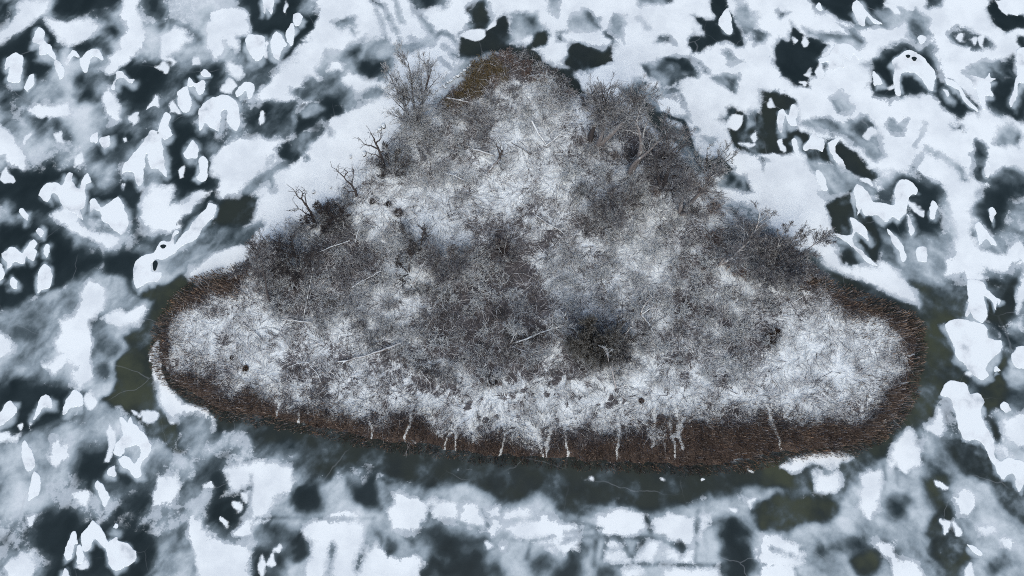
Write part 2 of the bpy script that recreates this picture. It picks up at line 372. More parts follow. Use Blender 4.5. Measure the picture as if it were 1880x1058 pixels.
# ------------------------------------------------------------------ the frozen lake: a survey of its surface
# T = origin of a survey tile (photo px; points follow at 3 per px).  D value feather green = clear or cloudy ice
# (0 black ice .. 1 white slush), O the same as an ellipse, L a line (value feather width), S wind-packed snow sheet,
# s a small snow scrap, P a separate snow drift lying on the ice, B laid first.
ICE = '''
T 0 0
D .2 8 0:0,0 90,0 50,60 0,120
S 4:20,200 130,0 250,0 260,60 180,110 60,190 0,240
D .05 6 0:300,-60 660,-60 640,0 600,40 530,75 430,95 350,80 310,45
D .04 8 0:-40,280 60,225 200,110 280,130 330,220 310,290 300,330 260,420 200,450 150,500 60,470 -40,460
D .1 12 0:780,-40 910,-40 920,80 870,130 800,60
D .36 10 0:900,90 1000,100 1080,200 1130,250 1100,300 1030,230
D .05 10 0:640,460 720,370 800,350 880,340 930,390 900,430 860,480 800,560 740,600 680,560
D .05 10 0:1080,380 1200,370 1190,460 1160,520 1110,580 1090,640 1060,620 1050,520 1020,450
D .04 8 0:940,690 1050,690 1100,740 1150,860 1170,1000 1100,1080 1000,1070 960,930 920,880 900,780
D .08 12 0:500,830 560,720 640,700 680,750 660,860 580,900 520,900
D .04 8 0:-40,990 60,930 180,940 300,930 380,940 460,930 520,1000 500,1100 -40,1100
D .04 8 0:680,960 740,950 770,1058 640,1080
D .25 10 0:300,680 390,690 370,740 310,730
D .28 10 0:150,620 240,600 250,720 200,760
D .3 10 0:420,440 510,440 500,560 440,560
D .05 8 0:1320,-30 1430,-30 1430,90 1370,60
D .08 8 0:1330,190 1380,190 1350,290 1290,240
D .22 8 0:400,230 560,230 600,300 500,290 420,300
D .3 8 0:530,70 600,110 640,190 580,150
S 3:270,100 340,120 420,130 480,120 520,150 490,200 410,240 370,240 330,180
S 3:670,0 760,0 750,80 790,130 800,200 760,260 700,330 600,390 575,370 620,300 690,260 670,200 720,150 680,80
S 3:880,200 970,150 1030,220 980,270 920,310 890,250
S 3:1180,70 1280,40 1360,80 1409,140 1370,190 1300,190 1280,210 1310,260 1260,250 1230,200 1200,280 1170,310 1140,250 1140,180 1180,120
S 3:560,530 590,510 640,590 640,660 600,670 570,620
S 3:170,590 240,590 380,570 390,620 270,660 180,620
S 3:-20,680 60,760 130,850 130,910 60,900 20,850 -20,860
S 4:1190,880 1290,790 1440,770 1500,1100 1190,1080 1240,970 1190,940
S 3:1250,350 1360,390 1310,430 1260,400
P domed snow patch with grey lower half, nearest the left edge above:40,320 85,288 128,320 120,400 110,450 60,458 40,440 55,370 28,385
P ragged two-lobed snow patch slanting across the upper left black ice:178,230 212,150 250,180 245,225 290,270 305,330 260,300 212,300 222,240
P small slanted snow sliver below the domed patch, upper left:160,420 188,410 185,460 150,505 138,480
P lozenge of snow at the lower tip of the ragged two-lobed patch:300,335 330,345 358,390 335,440 305,390
P small bent snow scrap left of the wishbone patch:360,345 400,275 440,315 405,310 375,355
P wishbone-shaped snow arch in the upper left ice:437,330 500,270 545,275 570,335 510,310 480,400 450,380
P low snow arc curving over the dark pool, upper left:605,485 640,430 640,400 670,390 710,435 740,440 725,460 680,430 640,440 635,490
s:868,365 908,345 912,390
s:910,315 950,345 940,355
s:1050,320 1085,340 1060,355
P small triangle of snow above the fox-shaped patch:1105,400 1130,378 1160,420 1115,420
P fox-shaped snow patch with pointed ears, upper left ice:1035,470 1045,430 1080,460 1125,440 1130,500 1100,525 1075,480
P plump snow tongue between fox-shaped patch and long drift:975,510 1000,490 1035,475 1055,585 1025,620 985,580
s:950,545 975,600 990,630 950,625
s:815,590 850,540 882,580 850,570
s:720,635 760,615 740,685
P long snow drift with two hanging tongues, left of the island:670,960 690,900 790,780 830,720 880,730 870,740 905,620 945,640 925,690 950,745 905,770 890,760 905,870 915,975 870,930 830,930 815,860 800,850 790,1000 760,1020 735,950 680,950
s:660,1020 680,1010 675,1045
P left one of two neighbouring snow lumps on dark ice:495,760 540,730 535,790 505,785
P right one of two neighbouring snow lumps, pointed at its foot:545,770 600,745 610,790 575,825
s:680,760 705,755 705,785 690,790
s:280,740 315,725 340,780 300,760
s:130,740 150,735 140,785
s:395,870 430,850 445,890 410,905
P egg-shaped snow patch above the upright oval, left ice:1015,840 1060,775 1095,820 1080,870 1030,870
P upright oval snow patch on the black pool, left ice:1095,890 1115,858 1143,890 1140,980 1110,1005 1080,980 1100,950
s:990,935 1005,905 1020,970 1005,980
P crown-shaped snow patch with a grey hollow, upper left:1095,700 1100,600 1150,550 1220,525 1290,545 1320,620 1320,690 1300,720 1255,680 1250,610 1220,620 1205,720 1160,700 1130,680 1105,720
P hooked snow scrap right of the crown-shaped patch:1295,510 1340,455 1390,460 1400,500 1370,545 1355,500 1310,535
s:1230,500 1260,445 1290,480 1260,520
s:20,1000 40,930 80,990 30,1000
P beast-shaped snow drift with raised necks near the left edge:215,1070 255,1010 310,1005 340,1020 370,955 405,960 395,1000 440,1040 450,990 485,955 500,1000 470,1020 470,1130 440,1155 460,1210 420,1180 350,1139 320,1079 290,1059 265,1109 245,1104 220,1079

T 470 0
B 1:330,-30 1200,-30 1150,150 1110,240 1140,330 1010,450 900,700 760,900 650,960 560,1100 400,1230 150,1400 -100,1500 -60,1350 -120,1200 0,1000 120,880 60,850 0,870 0,780 60,620 20,540 50,470 130,400 200,330 280,240 330,150
D .05 5 0:-20,-30 220,-30 230,60 320,90 330,150 280,200 240,260 200,300 100,340 -30,345 -40,200
D .42 10 0:-60,350 100,345 90,400 0,520 -40,450
D .42 3 0:435,120 530,80 540,130 490,155 450,150
D .4 2 0:520,140 565,160 560,190 530,180
L .5 3 22:660,60 690,130 730,255
L .5 3 30:700,40 740,110 775,185
L .5 3 24:770,0 785,60 800,120
L .5 3 18:640,0 700,40
L .45 4 34:905,90 940,140 985,205
L .5 3 26:985,205 1020,185 1060,190 1110,250
L .5 3 20:1030,250 1130,330
L .45 3 15:1020,320 1080,390
L .55 3 22:780,200 820,285
L .55 3 22:850,200 900,250
L .6 5 60:700,270 830,270 960,230
D .45 5 0:840,-30 1060,-30 1050,50 880,60
D .08 6 0:900,-30 1010,-30 985,50 930,60
D .14 5 1:1160,30 1260,0 1290,60 1250,150 1360,80 1400,200 1420,300 1200,310 1140,330 1110,260 1120,180 1200,150
s:1120,200 1150,180 1240,160 1240,210 1180,220
s:1260,150 1310,90 1300,140
D .55 8 0:550,230 720,210 760,330 720,440 600,420 480,370 440,470 330,380 380,290 470,280 520,260
D .04 6 0:555,340 700,340 690,410 640,440 560,390
D .12 6 0:515,290 570,270 540,330
D .33 5 0:590,190 630,200 610,240 560,250
S 3:420,340 470,350 460,390 410,380
S 3:480,450 545,480 500,530 460,490
D .36 8 0:280,420 440,440 560,530 520,580 440,560 300,560 260,560 170,490 250,480
D .26 8 0:-60,610 100,560 200,540 250,590 210,740 150,760 -60,740
D .06 5 0:250,600 380,540 450,570 440,620 400,640 330,700 280,740 210,750 200,690
D .62 4 0:250,620 320,575 385,600 340,650 260,670
D .55 4 0:190,650 240,570 245,640 190,740
D .08 4 0:235,640 255,650 270,700 225,745 205,720
D .06 6 0:400,560 520,580 480,620 420,640
D .45 5 0:480,560 700,480 715,500 570,580 500,610
D .3 7 0:120,830 170,770 300,730 380,660 420,640 380,710 300,820 200,880 150,900
D .08 4 0:160,760 180,830 170,880 145,860
L .5 4 50:160,900 60,960 0,1010 -60,1060
L .5 3 26:70,940 80,1000 95,1050
L .5 3 24:370,660 415,730
L .5 3 20:240,820 280,870
s:0,640 20,620 35,670 15,680
P heart-shaped snow patch with pointed foot, left in the top pool:-50,190 0,195 48,205 48,280 20,335 -10,330 -50,270
P pointed snow patch like a tooth, middle of the top pool:85,220 115,175 175,245 145,270 125,335 100,310 85,260
s:55,260 75,250 75,300 60,305
P slim upright snow patch, right in the top pool:170,170 200,130 215,160 210,230 190,255 170,215
P greyish round snow patch at the right rim of the top pool:205,90 235,70 260,95 240,140 215,140
P snow icicles hanging from the top edge above the tooth-shaped patch:40,-20 100,-20 85,80 60,45 45,80
s:145,10 170,40 155,65

T 940 0
B 1:-100,-40 1450,-40 1450,1100 900,1100 300,600 0,400 -100,300
D .55 6 0:-20,80 130,60 160,150 -20,250
D .55 5 0:190,0 260,0 250,100 210,60
D .35 4 0:70,110 120,90 100,130
D .14 5 1:-60,250 110,240 160,290 240,360 330,370 380,480 430,500 300,540 100,350 -60,340
D .08 4 1:120,170 170,155 195,200 170,260 125,250
D .05 3 1:270,320 330,250 400,230 500,250 545,250 545,330 480,350 430,390 350,390 300,350
D .18 4 0:240,200 310,180 300,230 250,240
D .28 5 0:500,180 550,210 550,270 510,250
S 2:290,200 370,190 480,210 520,230 500,250 380,220 310,230
S 3:160,270 230,240 310,250 300,310 250,350 190,320
D .55 5 0:320,110 400,60 480,90 470,160 330,160
D .3 4 0:400,80 440,90 430,110
D .55 5 0:560,100 640,90 600,220 520,160
D .45 2 0:790,240 800,195 860,195 895,240 840,240
D .04 4 0:1100,30 1120,-20 1180,-20 1180,50 1200,60 1240,100 1270,180 1260,240 1210,250 1100,240 1010,300 980,230 1000,190 1060,200 1050,150 1010,130 1010,90 1060,110 1110,110
P tall triangle of snow in the dark pool at top right of centre:1135,125 1190,40 1215,160 1195,190 1165,170
D .55 6 0:1230,0 1300,20 1370,110 1280,180 1240,110
D .52 2 0:1150,290 1220,280 1250,330 1200,345 1160,310
D .25 5 0:1310,150 1360,160 1409,200 1370,240 1330,250 1310,190
D .4 6 0:700,-30 920,-30 830,25 720,30
L .6 3 22:700,100 745,155
D .5 6 0:720,370 870,320 1000,330 1030,400 900,430 850,470 770,430 740,440
D .04 5 0:920,345 985,345 975,385 930,380
D .25 4 0:725,370 760,380 745,440
D .25 4 0:780,390 850,350 830,400
L .2 4 24:860,330 940,350
L .42 3 24:860,460 1020,395
L .5 3 18:1000,330 1080,400
D .08 3 0:685,455 725,455 725,490 690,490
D .58 7 0:600,470 690,440 730,500 820,490 900,470 960,600 970,670 930,640 860,620 780,590 690,540
S 3:810,560 900,540 940,620 870,640 820,610
D .2 5 1:600,480 690,490 740,560 830,640 900,700 960,740 1010,820 1060,880 1050,950 980,920 880,790 790,720 680,600
L .1 3 28:840,630 940,670 990,790 1030,880
D .42 4 0:1100,420 1180,400 1250,420 1250,490 1190,500 1140,470
D .15 4 0:1190,430 1240,440 1220,490
D .33 5 0:1130,640 1200,580 1230,600 1180,680
D .05 4 1:1180,700 1230,600 1290,640 1370,640 1420,560 1450,850 1330,850 1250,830 1210,780
D .6 4 0:1270,620 1360,620 1340,690 1290,700
s:1170,690 1200,620 1255,640 1240,700 1200,690
s:1255,780 1325,785 1290,795
s:1320,740 1345,735 1330,765
D .13 4 1:1050,880 1160,850 1225,930 1170,970 1080,960
D .5 3 0:1010,690 1040,720 990,720
D .5 3 0:1050,750 1110,770 1080,800
D .5 5 0:1120,1000 1200,940 1270,970 1330,1040 1250,1070
O .15 3 0:1200,990 20,20
O .15 3 0:1240,1030 15,15
O .2 3 0:1300,1020 15,15
D .2 4 0:1350,870 1400,880 1380,930

T 1410 0
B 1:-20,-40 1500,-40 1500,1058 -20,1058
D .05 5 0:240,-30 660,-30 650,60 600,120 530,150 400,110 330,80 260,60
D .45 8 0:660,50 830,60 900,120 860,230 790,220 790,130 700,140 560,170 450,160
D .2 5 0:840,-30 990,-30 960,30 880,40
D .35 5 0:50,60 110,80 60,110
D .04 4 0:130,130 200,190 280,230 330,260 280,320 340,370 300,420 230,420 230,490 170,490 90,430 40,350 20,240 60,210 120,210
D .42 8 0:200,150 450,150 520,230 500,290 430,240 350,230 280,240
S 4:180,80 310,90 430,190 310,170 240,140
P leg-shaped snow patch at the top edge, right half:460,40 490,0 545,65 580,105 630,130 580,130 545,90 530,140 500,130 470,80
P small snow nub left of the leg-shaped patch, top edge:260,40 280,15 300,50 285,60
s:650,30 700,40 720,80 690,80
s:765,40 790,5 815,60 780,65
s:190,230 205,200 215,245 200,255
s:130,215 155,235 145,240
P whale-shaped snow patch with notched tail, upper right:280,325 330,310 370,245 450,250 520,310 500,330 470,300 450,330 415,300 415,365 390,370 340,385 330,340 290,345
s:205,410 235,395 230,420
s:265,400 290,370 310,420 290,430
s:240,450 265,435 270,490 245,500
s:180,465 210,460 205,480
D .05 4 0:1190,40 1250,-30 1300,60 1430,90 1430,160 1290,170 1230,110
s:1240,0 1320,0 1310,60 1270,40
s:1330,30 1409,40 1380,80
D .28 7 0:1000,190 1050,150 1090,170 1210,200 1230,240 1160,260 1100,260 1030,230
s:1050,195 1070,175 1075,215
s:1095,215 1130,205 1125,240
s:1145,215 1185,180 1175,250
s:1095,265 1110,255 1110,290
D .48 8 0:540,350 690,270 740,240 900,240 960,350 900,420 600,420
D .05 6 0:560,420 590,360 680,300 760,260 880,270 920,350 940,420 960,450 990,440 1080,510 1170,600 1150,630 1060,645 980,600 910,520 860,520 660,560 580,520 540,460
P round snow spot above the big snow arch, upper right:822,210 845,193 868,210 862,235 838,240
P big snow arch with two dark holes, upper right:685,340 720,310 760,280 820,290 900,370 920,400 915,490 890,500 850,440 800,400 740,400 725,440 730,520 705,520 690,440 700,380
P small snow wedge left of the big arch:575,400 595,400 630,460 605,465 585,470
s:645,470 690,480 660,490
P long slug-shaped snow drift slanting down right of the big arch:975,430 1040,460 1080,520 1150,600 1150,615 1070,550 1050,500 980,460
P small snow chip below the head of the slug-shaped drift:960,490 985,495 1000,520 985,530
D .08 5 0:1380,210 1440,200 1440,290 1380,250
D .5 8 0:1080,390 1200,330 1350,330 1360,420 1210,420 1120,420
D .05 8 0:1210,580 1200,520 1230,460 1250,430 1340,420 1440,460 1440,670 1330,660 1260,610
P cat-eared snow patch joined to the right hand sheet:1115,420 1150,425 1195,430 1220,400 1225,430 1255,435 1220,460 1240,530 1195,530 1200,600 1180,590 1145,500
P long snow tongue at the right edge, pointing down:1330,560 1370,430 1370,280 1430,270 1430,450 1380,460 1370,520 1340,590
D .48 4 0:1240,720 1330,690 1400,760 1380,800 1300,790 1240,770
O .2 3 0:1370,775 12,12
O .35 4 0:1290,750 20,14
D .26 7 0:1110,850 1150,760 1200,790 1200,870 1220,930 1180,1000 1130,990
P small upright snow chip in the grey pool near the right edge:1190,930 1210,890 1225,910 1215,980 1195,970
D .25 9 0:1200,1070 1210,990 1280,940 1400,930 1450,980 1450,1070
D .5 3 0:340,570 400,500 440,560 480,580 450,620 370,620
D .48 6 0:180,690 260,650 400,680 500,640 560,640 610,720 640,780 660,860 600,880 500,800 430,750 240,720
D .2 6 0:480,690 530,640 570,700 540,760 500,740
s:545,750 580,715 620,740 580,745 560,765
D .05 5 1:-30,500 90,510 150,560 160,640 190,740 250,750 310,770 360,770 420,800 480,840 540,900 620,960 560,980 420,930 330,910 200,900 170,840 60,850 -30,840
P ragged branching snow patch on the dark pool, right of island trees:55,620 85,600 110,640 130,580 160,590 155,690 120,690 95,640 75,730 55,690
s:0,540 35,590 10,605
s:60,780 80,770 85,830 65,820
P narrow upright snow sliver left of the tent-shaped patch:130,780 145,760 160,790 175,860 155,850
P tent-shaped snow patch with a pointed peak, right ice:195,810 235,750 250,715 270,755 310,770 300,840 270,820 240,820 205,830
P crooked snow streak right of the tent-shaped patch:330,790 370,760 405,760 370,800 375,840 410,880 425,930 390,910 350,850
D .52 6 0:190,890 420,930 560,990 640,1070 330,1070 250,960
S 3:-20,900 80,870 190,920 190,980 260,1070 -20,1070
P smooth slanted oval of snow below the tent-shaped patch:258,950 280,935 310,980 325,1040 300,1050 270,1000
s:500,965 540,970 575,1000 550,1000
s:600,1000 620,990 640,1020 610,1030
D .5 7 0:600,960 760,945 900,990 1010,1070 940,1070 640,1070
D .08 7 0:655,1080 680,1000 750,970 870,985 960,1080
D .58 4 0:770,920 860,830 850,870 780,960
L .58 3 34:880,820 970,870 1060,930 1080,1000
D .58 3 0:680,640 720,680 760,640 760,760 690,740 660,690
L .58 3 10:870,680 840,750 810,805
D .58 3 0:990,680 1070,700 1060,720 1000,700

T 0 353
D .05 8 0:70,-30 340,-30 340,90 250,130 170,140 110,100
D .05 8 0:480,70 500,40 640,-20 760,-20 750,150 700,190 600,170 560,130 460,110
D .045 8 0:-40,200 120,170 260,190 380,230 420,300 560,340 690,300 760,330 750,400 740,520 700,560 620,480 560,440 550,390 480,450 400,510 330,580 180,590 60,650 -40,690
D .13 8 0:760,240 870,230 950,230 880,290 830,310
S 3:280,140 350,80 460,180 500,220 560,240 640,260 600,305 530,270 450,220 370,180
P heart-shaped snow drift with trailing foot, left ice:495,110 495,60 520,35 565,80 650,25 690,100 705,175 670,235 620,200 600,170 570,170 550,110 520,95
P two small joined snow beads near the left edge:105,110 120,90 155,120 150,155 120,130
P small tilted snow bead above the fish-shaped patch:200,215 215,195 240,215 238,248 215,240
P fish-shaped snow patch with upturned tail near the left edge:10,345 50,310 85,305 120,335 155,290 190,262 205,285 185,310 205,330 180,380 150,350 130,395 80,385 45,420 35,380
P slim upright snow bead beside the fish-shaped patch:240,310 262,288 275,300 260,360 242,345
P tall rounded drop of snow on black ice, left:210,450 245,398 280,420 288,490 270,525 230,535 210,555
P small round snow bead left of the tall rounded drop:50,490 75,465 98,490 90,530 65,530
P half round snow patch cut by the left edge of the view:-30,380 5,395 20,430 20,475 -30,480
D .55 8 0:-40,710 150,600 400,540 560,450 640,480 760,570 830,600 830,660 770,740 680,750 640,940 600,1040 300,1080 -40,1000
S 4:440,570 490,500 560,540 550,610 510,660 490,740 500,850 480,950 495,1010 440,1080 410,1000 430,960 370,920 300,990 250,970 330,900 360,880 320,830 370,780 360,700 430,690 450,620
S 3:560,680 640,640 700,660 790,640 810,650 770,700 650,720
S 4:-20,760 50,800 60,870 -20,910
D .22 14 0:80,750 180,700 250,780 200,840 110,820
D .26 5 0:560,850 600,820 680,860 640,890 580,880
D .22 8 0:530,990 590,990 570,1040 530,1040
S 4:780,60 850,-20 950,-20 940,60 920,90 1000,60 1100,20 1150,20 1060,90 1000,180 940,215 840,180 780,130
D .12 6 0:1010,160 1080,80 1170,0 1195,0 1160,60 1090,140 1030,190
D .1 5 1:1190,100 1230,40 1400,10 1420,60 1380,150 1330,230 1250,220 1160,180
D .42 7 0:870,380 1000,320 1150,190 1240,220 1380,180 1440,150 1400,290 1200,350 1080,420 1040,470 950,460 880,470
S 4:1040,470 1130,390 1250,330 1370,300 1450,230 1470,420 1200,460
D .13 5 2:740,540 870,500 1000,470 1060,480 980,650 920,740 850,860 850,1080 620,1080 650,930 690,860 670,780 770,740 840,640 840,590 790,570
s:845,800 820,880 830,990 862,1080 900,1125 960,1150 930,1090 885,1010 855,900
P long curling snow drift with a dark hole reaching the island's west tip:735,450 740,400 770,360 850,330 890,270 940,270 960,210 985,215 960,250 960,290 990,250 1030,210 1090,130 1140,90 1150,60 1190,75 1180,130 1120,190 1080,260 1000,300 950,340 900,370 860,370 830,400 840,440 890,440 870,490 830,485 790,510 750,530 740,480

T 1410 353
B 1:-60,-40 200,-40 300,50 320,100 310,160 340,200 330,280 420,400 600,420 640,370 770,490 820,560 825,620 770,660 600,620 300,500 150,320 -60,80
D .07 3 1:300,80 340,50 470,-10 500,80 480,130 440,150 460,210 440,240 370,220 340,180
D .1 4 1:480,130 540,110 600,150 600,270 620,350 600,400 560,330 550,240 500,190
D .45 5 0:320,240 370,220 490,310 590,400 520,400 400,330
D .08 2 1:480,230 520,230 550,270 550,330 510,330 480,280
D .13 4 1:390,330 430,320 480,350 500,380 440,400 400,380
D .13 5 0:600,-20 690,-20 690,60 620,40
D .04 8 0:800,-20 940,-20 940,80 960,150 950,260 820,260 770,180 740,140 660,150 660,200 720,230 780,220
D .5 10 0:620,260 740,250 900,270 1000,200 1010,420 960,510 880,510 780,480 640,360
P wide crescent snow drift with a raised tail, right ice:470,0 495,-43 545,-5 580,50 640,60 690,70 700,20 695,-15 720,-60 770,-70 815,-30 820,10 790,10 770,50 760,110 720,155 690,130 650,165 600,130 540,130 510,90 490,130 490,90
P thin pale snow wisp below the tail of the crescent drift:765,120 790,180 805,210 795,240 775,210
s:770,50 810,80 850,100 850,120 800,90
P thin upright snow sliver right of the crescent drift:890,90 905,50 930,70 915,150 895,145
P slanted snow blade below the crescent drift:655,200 700,240 745,300 760,375 735,385 715,320 680,270
P squarish snow patch right of the slanted blade:820,310 870,300 870,380 825,375
P forked snow strand bridging the green pool, right shore:450,145 480,150 545,210 552,270 520,240 480,215 470,280 590,390 600,405 540,380 480,310 370,230 440,240 465,210
S 4:990,-40 1130,-40 1130,100 1110,220 1190,320 1280,320 1400,300 1450,370 1280,455 1180,400 1190,480 1100,480 1080,430 990,465 1020,330 1050,200 1010,100
D .08 8 0:1170,-20 1330,-20 1340,90 1300,200 1230,220 1150,150 1120,120
D .5 6 0:1140,220 1270,230 1330,270 1300,320 1190,310
P small snow shard alone in the dark pool by the right sheet:1220,90 1240,80 1258,110 1230,165
P claw-shaped snow patch with three points, right ice:1140,180 1165,165 1230,240 1265,295 1235,290 1200,260 1165,295
D .52 6 0:1180,450 1280,460 1380,400 1440,480 1250,520
D .06 6 1:1200,510 1380,470 1380,640 1350,700 1280,740 1200,720 1180,560
D .17 7 2:780,490 980,520 1060,500 1110,520 1090,690 970,740 1000,820 1040,910 1100,1070 820,1070 840,900 870,760 800,660 825,620 820,550
P hand-shaped snow drift with thin fingers near the right edge:1100,480 1180,490 1210,540 1260,580 1285,595 1275,625 1260,600 1255,650 1235,600 1190,570 1205,680 1180,720 1130,690 1115,660 1100,685 1085,675 1105,580
S 3:1380,460 1430,400 1430,560 1400,600 1380,640
P broad wedge of snow beside the island's east tip:975,730 1050,700 1190,730 1210,800 1290,820 1270,880 1200,960 1215,1010 1180,1030 1120,1000 1080,940 1035,900 1010,820
D .22 8 0:1290,760 1440,760 1440,840 1350,880 1300,870
D .14 8 2:1200,1020 1270,900 1340,900 1330,1070 1220,1070
P rounded snow patch at the right edge beside the broad wedge:1340,920 1370,855 1430,850 1430,960 1360,960
P small snow nub right of the broad wedge's foot:1240,990 1255,955 1280,985
s:1070,990 1110,985 1095,1000
D .75 6 0:1300,990 1440,970 1440,1070 1310,1070

T 0 706
D .05 8 0:-40,40 100,0 330,0 460,60 470,120 400,190 270,230 180,270 100,260 -40,230
P snow teardrop nearest the left edge in the lower left pool:-20,190 40,95 80,110 88,160 30,210 -20,240
P hooked snow teardrop with a long thin tail, lower left pool:185,195 210,90 250,55 285,80 285,125 240,125 210,165
P rightmost of the three snow teardrops in the lower left pool:345,160 375,70 410,30 450,60 455,120 400,125 370,155
s:110,225 130,225 130,255
s:170,255 185,230 180,265
s:480,90 510,40 530,90 510,125
P upper link of the snow chain at lower left:115,370 135,305 185,390 190,460 145,475
P lower link of the snow chain at lower left:155,635 185,480 220,510 220,590 180,630
S 3:260,390 320,300 385,350 380,390 330,430 280,430
S 3:-20,280 120,280 100,310 -20,310
S 3:400,620 460,600 460,650 420,660
D .05 12 0:420,460 500,360 570,320 640,380 650,450 760,530 700,600 620,560 590,520 500,560 430,530
D .6 8 0:830,320 960,340 1000,480 1000,600 860,680 780,560 820,440
D .13 5 2:560,80 640,20 700,-10 880,-10 900,120 960,170 1020,270 1000,330 1060,420 900,320 830,320 790,260 640,130
S 3:860,510 960,500 980,570 930,640 860,670
P snow ring round a grey opening, lower left:630,380 640,320 680,280 660,190 680,185 700,210 720,180 745,220 790,260 825,320 830,370 780,440 775,500 745,515 705,460 675,460 650,410 665,400 700,395 745,432 775,360 762,335 690,345 685,380 660,395
P small square snow scrap under the snow ring:590,480 600,455 635,455 635,510 595,500
s:570,420 580,340 615,240 640,260 630,330 600,360 590,430
P kite-shaped snow patch below the snow ring:520,555 540,530 570,560 605,620 580,675 555,630
s:760,180 775,170 765,190
s:790,150 845,160 840,200 820,230 790,215
s:725,150 750,165 740,168
s:920,185 950,200 930,200
S 3:870,-10 920,30 1000,90 1100,140 1180,220 1080,180 940,165 900,120
D .4 7 0:970,160 1060,170 1180,240 1160,330 1110,420 1060,380 1030,290
D .1 10 0:700,620 800,560 830,640 760,720 690,690
D .22 8 0:1060,440 1150,400 1250,400 1230,480 1220,620 1140,560 1080,620 990,670 970,620 1040,520
D .13 8 0:1140,700 1220,600 1320,600 1350,680 1260,770 1170,760
D .05 10 0:180,780 250,720 340,710 420,750 500,740 560,790 580,700 700,760 740,820 900,820 1000,800 960,880 870,970 750,1090 300,1090 280,970 170,900
D .52 10 0:870,830 1050,760 1060,1000 900,1070 860,980
P mountain-shaped snow drift with a round shoulder, bottom left:450,830 480,790 515,745 560,800 600,870 640,840 650,860 700,870 745,920 745,970 700,1000 640,1030 600,990 590,920 540,860 510,860 490,910 460,910
P leaning snow fin left of the mountain-shaped drift:355,940 375,870 405,805 430,870 410,880 395,950 365,965
P thin snow chip between leaning fin and mountain-shaped drift:425,980 425,900 445,890 465,940 455,980
s:440,1010 460,970 465,1000 450,1025
P small snow peak at the bottom edge below the leaning fin:335,1075 360,1010 385,1050 385,1075
P tiny snow bead above the mountain-shaped drift:622,790 635,765 650,775 645,795
s:160,755 180,750 180,780 162,778
S 3:50,1080 60,1000 120,940 160,950 170,1040 150,1080
S 4:1040,740 1110,760 1110,820 1190,860 1290,900 1360,960 1440,1000 1440,1080 1100,1080 1070,940 1060,830
S 3:1230,470 1440,430 1440,560 1350,530 1280,560
S 3:1290,800 1360,740 1440,730 1440,820 1330,830
s:1220,740 1250,745 1240,780
s:1320,590 1345,590 1340,640
s:1280,630 1310,650 1300,690
s:1120,560 1160,550 1165,570

T 470 706
D .62 10 0:-20,520 500,520 1000,570 1440,700 1440,1100 -20,1100
D .15 9 1:-20,250 240,270 450,330 520,370 800,400 1000,430 1440,490 1440,680 1290,620 1150,540 1000,540 760,530 560,440 520,480 380,520 260,500 220,400 240,330 100,320 -20,360
L .35 4 16:540,460 600,490 680,500 760,530
D .4 8 0:180,310 240,330 230,400 140,400 60,370
S 3:-20,450 190,470 170,570 90,620 60,760 -20,760
O .025 6 0:285,625 92,82
D .04 6 0:520,560 640,500 690,620 690,690 590,690 520,640
D .5 4 0:690,540 760,560 760,680 700,680
S 4:420,720 480,710 580,790 560,960 540,1080 260,1080 340,900 320,880 270,800
D .32 6 0:-20,820 80,780 240,840 320,880 300,960 180,1000 150,1080 -20,1080
D .07 5 0:200,870 260,850 290,940 230,970
D .07 5 0:90,950 150,950 160,1020 110,1040
D .1 5 0:-10,940 50,930 60,1070 -10,1070
s:60,990 75,950 90,1000 110,1010 80,1010
s:20,960 40,990 45,1040 25,1000
s:80,920 120,910 110,940
S 3:780,600 840,610 870,640 950,660 950,730 870,800 760,780 740,720 780,690
S 3:975,650 1100,660 1120,680 1120,745 975,740
S 3:1130,700 1230,680 1270,750 1270,790 1140,760
S 3:1250,680 1340,690 1340,720 1270,720
S 3:1290,750 1350,770 1300,800
S 3:590,920 640,890 700,930 770,980 860,970 900,1000 900,1080 560,1080
L .42 4 26:650,760 600,870 555,1010
L .55 3 26:420,890 395,1040
L .5 3 14:960,670 950,730 930,790
L .5 3 12:1125,680 1120,770
L .42 3 16:1240,680 1285,780
D .28 4 0:660,820 700,830 690,870
D .22 4 0:730,860 780,870 780,940 740,950
D .22 4 0:810,820 870,850 860,880
D .08 8 0:880,810 1000,800 1150,830 1260,850 1180,900 1100,930 960,880
D .07 8 0:1020,1020 1100,960 1200,900 1260,930 1280,1000 1420,1020 1420,1090 1000,1090
D .2 6 0:920,1000 950,950 1010,990 980,1050 920,1080
L .45 4 26:920,770 1100,760 1260,800
s:1260,860 1290,880 1270,910
S 2:1340,880 1390,880 1350,920
L .35 3 9:0,740 200,735 420,745 660,740

T 940 706
D .74 10 0:-20,660 1440,620 1440,1100 -20,1100
D .15 9 1:-20,470 180,440 400,500 700,520 1000,520 1250,450 1440,430 1440,560 1280,540 1200,590 980,640 780,690 660,680 560,640 490,650 430,700 330,710 250,690 190,620 110,600 70,640 -20,660
S 3:-20,720 100,680 120,720 80,740 -20,740
S 3:-20,790 140,730 220,750 370,790 360,820 280,830 240,860 130,850 60,840
S 3:470,740 560,710 740,740 740,800 650,810 520,830 480,790
S 3:770,790 850,740 1000,760 1000,870 880,860 840,830 780,820
S 3:1040,740 1090,730 1080,790 1050,850 1030,830
S 3:250,870 360,860 350,910 280,920
S 2:200,900 240,880 230,920
S 3:530,930 600,910 640,960 540,960
S 2:540,850 610,860 600,880 540,870
S 3:690,960 730,890 800,900 780,960 740,980
S 3:850,920 950,960 990,900 1000,960 990,985 860,960
S 3:850,1010 1150,1020 1200,1080 860,1080
S 3:640,1010 710,1030 640,1070
S 3:1350,880 1440,860 1440,940 1360,930
s:1180,700 1240,700 1210,715
s:1310,640 1340,640 1330,680
L .42 3 12:370,740 370,930
